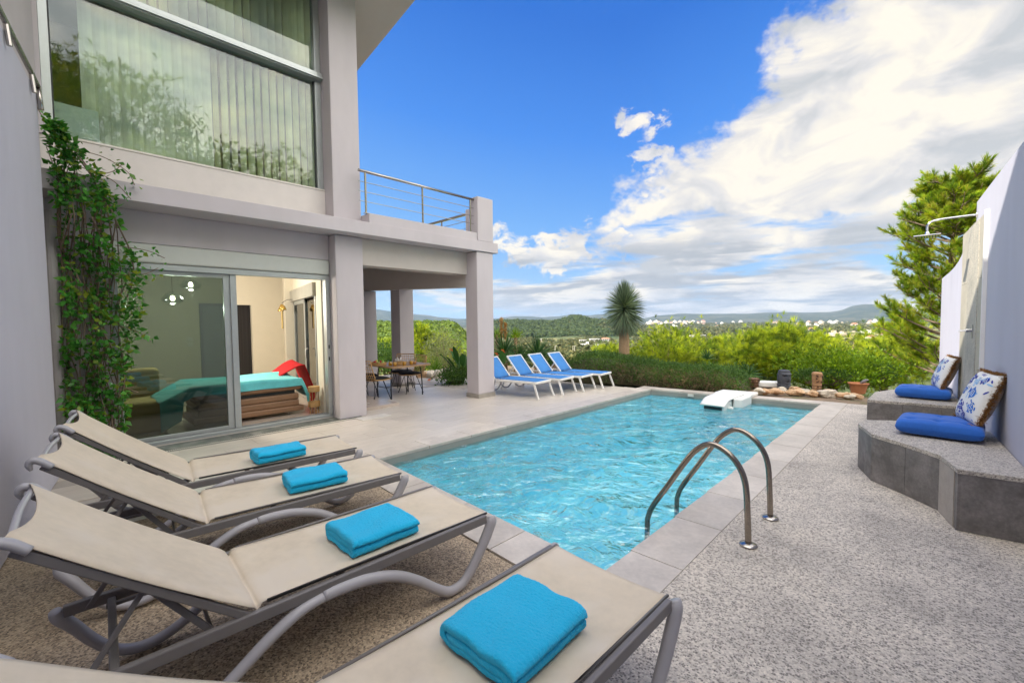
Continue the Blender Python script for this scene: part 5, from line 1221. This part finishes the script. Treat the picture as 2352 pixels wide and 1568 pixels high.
# bird of paradise
def bop(c, n, L, label, seed, flowers):
    rng = np.random.default_rng(seed); root = empty('bird_of_paradise', c, label=label, cat='plant')
    for i in range(n):
        az = i*2.4+rng.normal()*.2; e_ = R(rng.uniform(50, 82)); l = L*rng.uniform(.75, 1.1); d = np.array([math.cos(az)*math.cos(e_), math.sin(az)*math.cos(e_), math.sin(e_)]); s_ = np.array([-math.sin(az), math.cos(az), 0])
        mb = MB()
        def fn(u, v): 
            q = .45+.55*u; w_ = .085*math.sin(math.pi*min(1, max(.02, u)))**.7; p = d*l*q+np.array([0, 0, -.10*l*u*u]); return tuple(p+s_*w_*(2*v-1)+np.array([0, 0, .03*abs(2*v-1)]))
        mb.grid(fn, 8, 2); mb.tube([(0, 0, -.1), tuple(d*l*.3), tuple(d*l*.47)], .008, 5, 2); mb.build('leaf', BOP_M, root, smooth=True)
    for (dx, dy, dz) in flowers:
        f_ = MB(); 
        for k in range(6): f_.add([(0, 0, 0), (.02*math.cos(k), .02*math.sin(k), .05), (.05*math.cos(k*1.1)*1.0, .05*math.sin(k*1.1), .13+.02*k/6), (-.015, .015, .06)], [(0, 1, 2), (0, 2, 3)])
        o = f_.build('flower', ORF, root); o.location = (dx, dy, dz); o.rotation_euler = (.5, .3, k)
        MB().tube([(0, 0, 0), (dx*.5, dy*.5, dz*.6), (dx, dy, dz)], .006, 5, 3).build('flower_stalk', BOP_M, root)
x, y = ground_pt(1060, 11.6); bop((x, y, 0.0), 13, 1.05, 'bird of paradise plant left of the corner column', 3, [(-.22, -.10, .80)])
x, y = ground_pt(1146, 11.9); bop((x, y, 0.05), 10, .78, 'bird of paradise plant with two orange blooms right of the corner column', 4, [(.10, .12, .70), (-.02, -.02, .62)])
x, y = ground_pt(1043, 11.4)
shrub('garden_shrub', (x, y, -.02), (.42, .42, .26), 2600, .06, HEDGE_M, 'low green shrub at the left foot of the corner column', 'shrub', n_cl=26, seed=21, up=.6)
x, y = ground_pt(1000, 14.0); rosette('grassy_plant', (x, y, .05), 120, .60, .014, leaf_mat('grass_blades', [(.08, .18, .02), (.16, .30, .03)], .4, .5), 'grassy green plant among the rocks beyond the dining table', 'plant', el=(25, 85), seed=41, bend=.35)
x, y = ground_pt(1018, 15.5); shrub('olive_shrub', (x, y, -.1), (.75, .7, .72), 4200, .06, OLIVE_M, 'grey-green airy shrub between the dining table and the corner column', 'shrub', n_cl=40, seed=22)
x, y = ground_pt(885, 15.5); shrub('clipped_hedge', (x, y, -.2), (1.0, .7, .52), 6000, .075, HEDGE_M, 'dark green hedge seen between the two back columns', 'hedge', n_cl=70, seed=23)
x, y = ground_pt(930, 15.0); shrub('garden_shrub', (x, y, -.2), (.7, .7, .32), 2600, .07, HEDGE_M, 'dark shrub behind the dining chairs', 'shrub', n_cl=26, seed=24)
def pine2(*a, **k): return pine(*a, **k)
pine(968, 733, 860, 75, 21, 'tall bright yellow-green tree right of the inner column', 40, 26, seed=11, L=.26, group='trees on the slope beyond the dining terrace')
pine(1005, 765, 850, 70, 24, 'airy yellow-green tree lower down the slope beyond the dining terrace', 30, 24, seed=12, L=.26, group='trees on the slope beyond the dining terrace')
pine(1035, 775, 850, 60, 28, 'small green tree next to the corner column, beyond the terrace', 26, 24, seed=13, L=.28, group='trees on the slope beyond the dining terrace')
pine(900, 772, 850, 90, 26, 'round green tree between the two back columns', 30, 26, seed=14, L=.28, group='trees on the slope beyond the dining terrace')
# ---- climbing plant
def vine():
    rng = np.random.default_rng(5); root = empty('climbing_plant', (-7.2, .3, 0), label='dense green climbing plant in the corner by the sliding door', cat='climber')
    zs = [0, .1, .3, .8, 1.2, 1.75, 2.2, 2.45, 2.7, 3.05, 3.4, 3.6, 3.8]; ya = [.10, .08, .02, .05, .06, .08, .10, .10, .10, .04, .03, .03, .03]; yb = [.45, .50, .58, .62, .66, .76, .80, .78, .62, .55, .36, .22, .10]
    n = 4500; z = rng.random(n)*3.75; a_ = np.interp(z, zs, ya); b_ = np.interp(z, zs, yb); cl_y = rng.random(n); 
    y = a_+(b_-a_)*cl_y; keep = (np.sin(y*13+z*5)*np.sin(z*6.1-y*9)+.35*rng.normal(size=n)) > -.45; 
    x = -7.28+.30*rng.random(n)**.8*(.5+.8*np.abs(np.sin(z*2.3+y*4))); hi = np.clip((z-2.55)/.35, 0, 1); x = x*(1-hi)+hi*(-6.80+.16*rng.random(n)); pos = np.stack([x+7.2, y-.3, z], 1)[keep]
    # extra runners
    runs = [[(-6.78, .20, 3.52), (-6.72, .46, 3.48), (-6.70, .66, 3.36), (-6.70, .72, 3.22)], [(-6.78, .25, 3.35), (-6.70, .52, 3.24), (-6.68, .68, 3.05)], [(-6.78, .2, 3.2), (-6.66, .5, 3.3), (-6.66, .62, 3.42)], [(-7.0, .55, 2.55), (-6.85, .82, 2.50), (-6.8, .98, 2.42)], [(-7.0, .5, 2.2), (-6.9, .78, 2.22), (-6.85, .92, 2.30)], [(-7.05, .1, 3.7), (-7.0, .02, 3.85), (-7.0, -.03, 3.98)], [(-7.0, .55, 1.6), (-6.9, .75, 1.5), (-6.88, .82, 1.45)], [(-7.0, .5, .9), (-6.9, .68, .8)]]
    st = MB(); ex = []
    for r_ in runs:
        P = catmull(r_, 8); st.tube(r_, .0045, 5, 6)
        for p in P[::3]:
            for k in range(3): ex.append(np.array([p[0]+7.2, p[1]-.3, p[2]])+rng.normal(size=3)*.035)
    pos = np.concatenate([pos, np.array(ex)])
    D = np.stack([.9+rng.normal(size=len(pos))*.5, rng.normal(size=len(pos))*.8, rng.normal(size=len(pos))*.6-.25], 1)
    lv = [(q[0]*1.1, q[1], q[2]) for q in LEAF_V]
    V, F = scatter(lv, LEAF_F, pos, dir_rot(D, rng), .078*rng.uniform(.5, 1.3, len(pos))); big_mesh('leaves', V, F, VINE_M, root)
    for i in range(34):
        y0 = rng.uniform(.08, .5); pts = [(-7.28+rng.normal()*.03, y0, 0)]
        z_ = 0
        while z_ < rng.uniform(2.4, 3.7): z_ += .35; y0 = float(np.clip(y0+rng.normal()*.07, np.interp(z_, zs, ya), np.interp(z_, zs, yb)-.05)); pts.append(((-7.22 if z_ < 2.6 else -6.78)+rng.normal()*.04, y0, z_))
        st.tube(pts, rng.uniform(.004, .009), 5, 3)
    st.v = [(p[0]+7.2, p[1]-.3, p[2]) for p in st.v]; st.build('stems', P_mat('vine_stem', (.22, .16, .12), .9, .25, 20), root, smooth=True)
vine()
# ================================================================== GARDEN ORNAMENTS AND STONES
def rock(c, s_, mat, label, seed, group=None):
    rng = np.random.default_rng(seed); ph = rng.uniform(0, 6, 9); mb = MB()
    def fn(u, v):
        a_ = 2*math.pi*u; b_ = math.pi*(v-.5); d = np.array([math.cos(a_)*math.cos(b_), math.sin(a_)*math.cos(b_), math.sin(b_)])
        r_ = 1+.34*math.sin(d[0]*3+ph[0])*math.sin(d[1]*2.7+ph[1])+.14*math.sin(d[2]*4+ph[2]+d[0]*3)+.07*math.sin(d[0]*9+ph[3])*math.sin(d[1]*8+ph[4])*math.cos(b_)
        return tuple(d*r_*np.array(s_))
    mb.grid(fn, 13, 8); o = mb.build('rock', mat, smooth=False, loc=c); o.modifiers.new('w', 'WELD').merge_threshold = .001
    return tag(o, label, 'rock', group)
RK1 = P_mat('ochre_limestone', (.62, .42, .25), .9, .28, 7, .8, 22, .02, var2=(.40, .22, .11)); RK2 = P_mat('pale_limestone', (.62, .54, .43), .9, .25, 6, .8, 22, .02, var2=(.38, .33, .26))
rng0 = np.random.default_rng(12)
RKL = 'ochre limestone rock in the row edging the far pool rim, right of the filter'
def gp_(xp, yp): 
    dp = 1.6*1010/(yp-yh(xp)); return ground_pt(xp, dp)
for i, (xp, yp, w_) in enumerate(((1745, 906, .15), (1762, 907, .12), (1782, 908, .17), (1800, 905, .10), (1815, 909, .13), (1832, 910, .16), (1850, 910, .12), (1868, 913, .15), (1884, 912, .12), (1902, 914, .19), (1920, 914, .12), (1938, 917, .16), (1955, 919, .12), (1972, 919, .15), (1830, 902, .15), (1798, 901, .12), (1907, 908, .14), (1876, 906, .10), (1850, 904, .11))):
    x, y = gp_(xp, yp-3); w_ *= .85; rock((x, y+.05, w_*.28), (w_, w_*.7, w_*(.42+.2*rng0.random())), RK1 if i % 3 else RK2, ('ochre' if i % 3 else 'pale')+' limestone rock edging the far pool rim, '+('between the filter unit and the stone head' if xp < 1795 else 'at the foot of the dark stone head' if xp < 1822 else 'between the stone head and the carved post' if xp < 1865 else 'at the foot of the carved wooden post' if xp < 1895 else 'between the carved post and the terracotta pot' if xp < 1945 else 'at the foot of the terracotta pot'), 40+i, 'limestone rocks right of the filter')
RKL2 = 'small pale stone between the hedge and the far coping, left of the filter'
for i, (xp, yp, w_) in enumerate(((1568, 894, .10), (1585, 895, .13), (1603, 894, .10), (1620, 896, .12), (1636, 895, .09), (1650, 898, .08))):
    x, y = gp_(xp, yp-4); rock((x, y+.08, w_*.25), (w_, w_*.7, w_*.4), RK1 if i % 2 else RK2, RKL2, 70+i, 'stones left of the filter')
for i, (xp, yp, w_, lab) in enumerate(((968, 866, .16, 'ochre rock nearest the rattan chair in the bed beyond the terrace'), (985, 866, .17, 'brown rock in the middle of the bed beyond the terrace'), (1005, 866, .20, 'broad pale rock right of the middle in the bed beyond the terrace'), (1024, 860, .17, 'pale rock farthest right in the bed beyond the terrace'))):
    x, y = gp_(xp, yp); rock((x, y, w_*.3), (w_, w_*.8, w_*.75), RK1 if i < 1 else RK2, lab, 90+i)
# stone head
STN = P_mat('dark_cast_stone', (.055, .06, .075), .75, .2, 12, .5, 60, .004)
def moai(c, s_, mat, label, rz):
    root = empty('stone_head_statue', c, rz, label=label, cat='statue')
    def fn(u, v):
        a_ = 2*math.pi*u; z = v; w_ = .30-.03*math.cos(z*6)+(.03 if z < .25 else 0); 
        if v > .93: w_ *= math.sqrt(max(0, 1-((v-.93)/.07)**2))
        y = math.cos(a_)*w_*.85; x = math.sin(a_)*w_; front = math.cos(a_) < 0
        if front:
            nz = math.exp(-(x/.055)**2)*(.13 if .38 < z < .72 else 0)*min(1, (z-.36)*3.5+.5); brow = .07*math.exp(-((z-.76)/.05)**2)*(abs(x) < .24); eye = -.06*math.exp(-((z-.67)/.045)**2)*math.exp(-((abs(x)-.12)/.06)**2)
            lip = .05*math.exp(-((z-.30)/.035)**2)*math.exp(-(x/.13)**2)+.04*math.exp(-((z-.21)/.03)**2)*math.exp(-(x/.12)**2); chin = .06*math.exp(-((z-.10)/.07)**2); y -= nz+brow+eye+lip+chin
        return (x*s_, y*s_, z*s_)
    MB().grid(fn, 48, 50).build('head', mat, root, smooth=True)
    for q in (-1, 1): MB().box(q*.31*s_-.03*s_, q*.31*s_+.03*s_, -.06*s_, .08*s_, .42*s_, .80*s_).build('ear', mat, root, bevel=.015*s_/.4)
    return root
x, y = gp_(1803, 893); moai((x, y, 0), .44, STN, 'dark grey stone head statue behind the row of rocks', R(48))
# carved post and low carving
WDC = P_mat('carved_wood', (.36, .20, .10), .8, .25, 12, .5, 50, .004, stretch=(1, 1, 3)); WDD = P_mat('carved_wood_dark', (.11, .055, .03), .85, .2, 12)
def tiki(c, h_, w_, label, mat, rz):
    root = empty('carved_post', c, rz, label=label, cat='statue')
    MB().lathe([(w_/2*q, z*h_) for q, z in ((.9, 0), (.95, .08), (.84, .11), (.95, .15), (.82, .20), (.96, .25), (.84, .31), (.98, .36), (.92, .48), (1.0, .62), (.96, .78), (1.04, .9), (.98, .97), (.80, 1.0))], n=20, jit=.02).build('post', mat, root)
    ft = MB()
    for q in (-1, 1):
        ft.bar((q*.05*w_/.2, -w_*.50, .78*h_), (q*.40*w_, -w_*.40, .88*h_), .012, .03); ft.bar((q*.07*w_/.2, -w_*.50, .68*h_), (q*.40*w_, -w_*.38, .72*h_), .012, .025)
        ft.bar((q*.03*w_/.2, -w_*.51, .58*h_), (q*.38*w_, -w_*.40, .52*h_), .01, .02)
    for z in (.12, .21, .31): ft.bar((-w_*.30, -w_*.42, z*h_), (w_*.30, -w_*.42, z*h_), .012, .015)
    ft.build('carved_face', WDD, root); MB().box(-.02, .02, -w_*.56, -w_*.44, .56*h_, .72*h_).build('nose', mat, root, bevel=.008)
x, y = gp_(1879, 902); tiki((x, y, 0), .44, .19, 'reddish carved wooden post with a grimacing face', WDC, R(48)) if False else tiki((x, y, 0), .44, .19, 'reddish carved wooden post with a grimacing face', WDC, R(48))
x, y = gp_(1733, 890); tiki((x, y, 0), .22, .22, 'low brown wooden carving just right of the filter unit', P_mat('brown_wood', (.16, .09, .05), .85, .2, 12), R(48))
x, y = gp_(1975, 904); pot = empty('terracotta_pot', (x, y, 0), label='wide terracotta pot with a rim and a grey bird figure on it', cat='pot')
MB().lathe([(.115, 0), (.125, .02), (.16, .19), (.18, .195), (.185, .22), (.165, .225), (.15, .20), (.04, .19)], n=28).build('pot', P_mat('terracotta', (.42, .17, .07), .85, .15, 6), pot, smooth=False)
MB().tube([(.04, 0, .21), (.09, -.02, .26), (.13, -.03, .295), (.17, -.03, .30)], [.022, .035, .025, .01], 10, 4).build('bird_figure', P_mat('grey_figure', (.25, .24, .25), .8), pot, smooth=True)
# white plastic edging with a small tap seen left of the statues
x, y = gp_(1700, 888); wb = empty('white_planter_box', (x, y, 0), R(44)*0, label='low white plastic planter box behind the filter unit', cat='planter')
MB().box(-.15, 1.05, .05, .30, 0, .13).build('trough', WHITE, wb, bevel=.03, seg=3); wb.rotation_euler = (0, 0, R(20)); MB().tube([(-.18, .1, .0), (-.18, .1, .22), (-.10, .1, .24), (.06, .1, .17)], .012, 6, 2).build('tap_pipe', WHITE, wb)
x0_, y0_ = ground_pt(1290, 12.8); x1_, y1_ = ground_pt(1335, 13.4)
hr = MB().tube([(x0_, y0_, alt(1290, 830, 12.8)), (x1_, y1_, alt(1336, 852, 13.4))], .02, 8, 1).tube([(x0_, y0_, alt(1290, 830, 12.8)), (x0_, y0_, 0)], .016, 8, 1)
tag(hr.build('step_handrail', P_mat('grey_rail_paint', (.22, .21, .21), .5)), 'grey handrail sloping down behind the last blue lounger', 'handrail')
# fallen orange flower on the terrace edge
x, y = gp_(980, 876); o = MB().add([(0, 0, 0), (.10, .05, .05), (.14, -.02, .01), (.06, .10, .07), (-.05, .09, .04), (-.03, .02, .02)], [(0, 1, 2), (0, 1, 3), (0, 4, 5), (0, 3, 4)]).build('fallen_flower', ORF, loc=(x, y, .02)); tag(o, 'fallen orange flower at the terrace edge beyond the dining table', 'flower')
# ================================================================== VALLEY: woods and houses
def solve_r(xp, yp, lo=60, hi=7000):
    best = None
    for r in np.geomspace(lo, hi, 160):
        yy = yh(xp)-(terrain_z(xp, r)-1.6)/r*1010
        if best is None or abs(yy-yp) < best[0]: best = (abs(yy-yp), r)
    return best[1]
def blob_proto(n, rng):
    V, F = [], []
    d = rng.normal(size=(n, 3)); d /= np.linalg.norm(d, axis=1)[:, None]; d[:, 2] = np.abs(d[:, 2])*1.1-.25
    for i, q in enumerate(d):
        r_ = rng.uniform(.6, 1.05); p = q*r_; a_ = rng.normal(size=3); a_ = np.cross(q, a_); a_ /= np.linalg.norm(a_); b_ = np.cross(q, a_)+q*.3; s_ = .34; o = len(V)
        V += [p+a_*s_, p-a_*s_*.5+b_*s_*.9, p-a_*s_*.5-b_*s_*.9]; F.append((o, o+1, o+2))
    return np.array(V), np.array(F)
def woods(name, n, xr, rr, size, mat, seed, tri=46, cond=None, kind='stuff', tall=1.0):
    rng = np.random.default_rng(seed); P = []; S_ = []
    while len(P) < n:
        xp = rng.uniform(*xr); r = math.exp(rng.uniform(math.log(rr[0]), math.log(rr[1])))
        if cond and not cond(xp, r, rng): continue
        x, y = ground_pt(xp, r); s_ = size*rng.uniform(.6, 1.3); P.append((x, y, terrain_z(xp, r)+s_*.5)); S_.append(s_)
    protos = [blob_proto(tri, rng) for _ in range(4)]; Vs, Fs, o = [], [], 0; P = np.array(P); S_ = np.array(S_)
    for k in range(4):
        pv = protos[k][0]*np.array([1, 1, tall]); a_ = rng.uniform(0, 6.28, len(P[k::4])); rot = np.zeros((len(a_), 3, 3)); rot[:, 0, 0] = np.cos(a_); rot[:, 0, 1] = -np.sin(a_); rot[:, 1, 0] = np.sin(a_); rot[:, 1, 1] = np.cos(a_); rot[:, 2, 2] = 1
        V, F = scatter(pv, protos[k][1], P[k::4], rot, S_[k::4]); Vs.append(V); Fs.append(F+o); o += len(V)
    ob = big_mesh(name, np.concatenate(Vs), np.concatenate(Fs), mat); tag(ob, kind=kind); return ob
def nz2(x, y): return math.sin(x*1.7+y*.9)*math.sin(y*1.3-x*.6)+.5*math.sin(x*4.1+y*3.3)
woods('hillside_wood', 1700, (820, 1105), (100, 390), 2.7, FOR_M, 1, 70, lambda x, r, g: True, tall=1.2)
woods('hillside_wood', 2600, (1080, 1470), (1000, 1700), 8.5, FOR_D, 2, 34, lambda x, r, g: True)
woods('valley_trees', 2600, (1080, 2150), (260, 1000), 4.0, FOR_O, 3, 30, lambda x, r, g: nz2(x*.02, math.log(r)*9) > -.1)
woods('valley_trees', 3600, (1380, 2200), (1000, 3600), 11, FOR_O, 4, 20, lambda x, r, g: nz2(x*.03, math.log(r)*11) > -.2)
woods('valley_trees', 500, (1090, 2150), (90, 250), 2.2, FOR_O, 5, 50, lambda x, r, g: nz2(x*.03, math.log(r)*7) > .35)
# houses
HW = [P_mat('house_white', (.76, .73, .67), .8, .05, .1), P_mat('house_cream', (.66, .56, .43), .8, .05, .1), P_mat('house_rose', (.60, .42, .33), .8, .05, .1)]
HR = P_mat('house_tiles', (.38, .17, .10), .85, .1, .2); HWIN = P_mat('house_window', (.05, .06, .08), .3, .1); HROOF = P_mat('house_flat_roof', (.55, .52, .47), .8, .1, .2)
def house(xp, yp, wpx, hpx, label, group=None, mat=0, tiled=False, detail=True, rot=None, r=None, rng=np.random.default_rng(3), rows=2, cols=5):
    r = r or solve_r(xp, yp); x, y = ground_pt(xp, r); z = terrain_z(xp, r); w_ = wpx/1010*r; h_ = hpx/1010*r; d_ = w_*rng.uniform(.5, .8)
    rz = YAW+(rot if rot is not None else rng.uniform(-.5, .5))
    if not detail:
        mb = MB().box(-w_/2, w_/2, -d_/2, d_/2, -h_*.4, h_)
        if tiled: mb.add([(-w_/2, -d_/2, h_), (w_/2, -d_/2, h_), (w_/2, d_/2, h_), (-w_/2, d_/2, h_), (-w_*.3, 0, h_*1.35), (w_*.3, 0, h_*1.35)], [(0, 1, 5, 4), (1, 2, 5), (2, 3, 4, 5), (3, 0, 4)])
        else: mb.box(-w_*.25, w_*.2, -d_*.2, d_*.3, h_, h_*1.4)
        o = mb.build('house', HW[mat], loc=(x, y, z), rotz=rz)
        if tiled: o.data.materials.append(HR); [setattr(p, 'material_index', 1) for p in list(o.data.polygons)[6:]]
        o.data.materials.append(HWIN); wi = len(o.data.materials)-1
        return tag(o, label, 'house', group)
    root = empty('house', (x, y, z), rz, label=label, cat='house', group=group)
    MB().box(-w_/2, w_/2, -d_/2, d_/2, -h_*.5, h_).build('wall', HW[mat], root)
    if tiled: MB().add([(-w_*.53, -d_*.53, h_), (w_*.53, -d_*.53, h_), (w_*.53, d_*.53, h_), (-w_*.53, d_*.53, h_), (-w_*.3, 0, h_*1.35), (w_*.3, 0, h_*1.35)], [(0, 1, 5, 4), (1, 2, 5), (2, 3, 4, 5), (3, 0, 4), (3, 2, 1, 0)]).build('roof', HR, root)
    else: MB().box(-w_*.51, w_*.51, -d_*.51, d_*.51, h_, h_*1.05).build('roof', HROOF, root)
    wm = MB().box(-w_*.32/cols, w_*.32/cols, -.02*w_, .01*w_, -h_*.28/rows, h_*.28/rows); me = bpy.data.meshes.new('window'); me.from_pydata(wm.v, [], wm.f); me.materials.append(HWIN)
    for i in range(cols):
        for j in range(rows): 
            o = bpy.data.objects.new('window', me); COL.objects.link(o); o.parent = root; o.location = (-w_/2+w_*(i+.5)/cols, -d_/2, h_*(j+.52)/rows)
    return root
G = 'white buildings in the valley left of the spiky palm'
BL_ = [(1312, 799, 30, 8, 'long stepped white building nearest left of the spiky palm', 0, False, 2, 7), (1341, 798, 18, 8, 'square white block right of the long stepped building', 0, False, 2, 4), (1372, 799, 26, 8, 'wide lower white hotel block beside the palm crown', 0, False, 2, 7), (1396, 799, 14, 9, 'white block half hidden by the palm crown', 0, False, 2, 3),
       (1339, 787, 16, 7, 'upper white house with arched front, left one', 0, False, 2, 4), (1366, 786, 22, 8, 'upper white hotel with scalloped roofline', 0, False, 2, 6), (1391, 786, 18, 8, 'upper rose-tinted hotel wing beside the palm', 0, True, 2, 4), (1306, 771, 13, 4, 'lone white house higher up on the wooded hillside', 0, False, 1, 3),
       (1270, 797, 22, 5, 'low white house behind the large fan palm', 0, False, 1, 4), (1180, 741, 18, 3, 'pale house on the ridge right of the corner column', 0, False, 1, 4), (1240, 782, 14, 4, 'small white house at the lower edge of the wooded hill', 0, False, 1, 3), (1020, 748, 12, 5, 'white house on the wooded ridge between the columns', 0, False, 1, 3), (1064, 771, 12, 3, 'white house down the slope against the corner column', 0, False, 1, 3),
       (1390, 827, 20, 13, 'white arched house close behind the small bright pine', 0, False, 1, 2), (1330, 812, 34, 4, 'long low white shed by the two lamp poles', 0, False, 1, 6), (1358, 812, 12, 6, 'rose house beside the lamp poles', 2, True, 1, 2), (1603, 775, 30, 6, 'long white building showing above the pines', 0, False, 2, 9), (1686, 765, 10, 8, 'narrow white tower house right of the middle pines', 0, False, 2, 2)]
for (xp, yp, w_, h_, lab, m_, t_, rw, cl_) in BL_: house(xp, yp, w_, h_, lab, None, m_, t_, True, 0.1, rows=rw, cols=cl_)
rng1 = np.random.default_rng(44)
def cluster(n, xr, yr, wr, lab, grp):
    for i in range(n):
        xp = rng1.uniform(*xr); yp = rng1.uniform(*yr); w_ = rng1.uniform(*wr); house(xp, yp, w_, w_*rng1.uniform(.45, .8), lab, grp, int(rng1.choice([0, 0, 0, 1, 1, 2])), rng1.random() < .25, False)
cluster(90, (1472, 1600), (740, 760), (3, 7.5), 'small white house in the dense town just right of the spiky palm', 'houses of the dense town right of the spiky palm')
cluster(60, (1600, 1850), (741, 766), (3, 9), 'small pale house on the plain above the pine row', 'scattered houses above the pine row')
cluster(50, (1850, 2070), (741, 770), (5, 13), 'small white house on the plain left of the tall right pine', 'houses left of the tall right pine')
cluster(10, (1900, 2060), (768, 790), (9, 20), 'larger white house glimpsed through the thin pine', 'larger houses glimpsed through the thin pine')
cluster(16, (1340, 1400), (738, 747), (4, 8), 'pale house along the crest left of the palm crown', 'houses on the crest left of the palm crown')
cluster(14, (1260, 1400), (800, 815), (6, 14), 'small house in the fields below the white hotels', 'houses in the fields below the white hotels')
# nearer white house by the right wall
house(2092, 872, 52, 12, 'white bungalow with small windows seen above the farther blue cushion', None, 0, False, True, .15, r=48, rows=1, cols=5)
x, y = ground_pt(2125, 44); tag(MB().box(-4, 5, -3, 3, -.6, .1).build('white_terrace', HW[0], loc=(x, y, alt(2125, 868, 44)), rotz=YAW), kind='structure')
for k, xp in enumerate((1316, 1320, 1275)):
    r = 210 if k < 2 else 190; x, y = ground_pt(xp, r); z = terrain_z(xp, r); tag(MB().tube([(0, 0, 0), (0, 0, 6.0)], .12, 6, 1).bar((0, 0, 5.9), (.9, 0, 6.0), .1, .1).build('street_lamp', P_mat('pale_pole', (.6, .55, .45), .7), loc=(x, y, z)), ['left one of two close lamp poles in the valley', 'right one of two close lamp poles in the valley', 'single lamp pole in the valley right of the big fan palm'][k], 'street lamp')
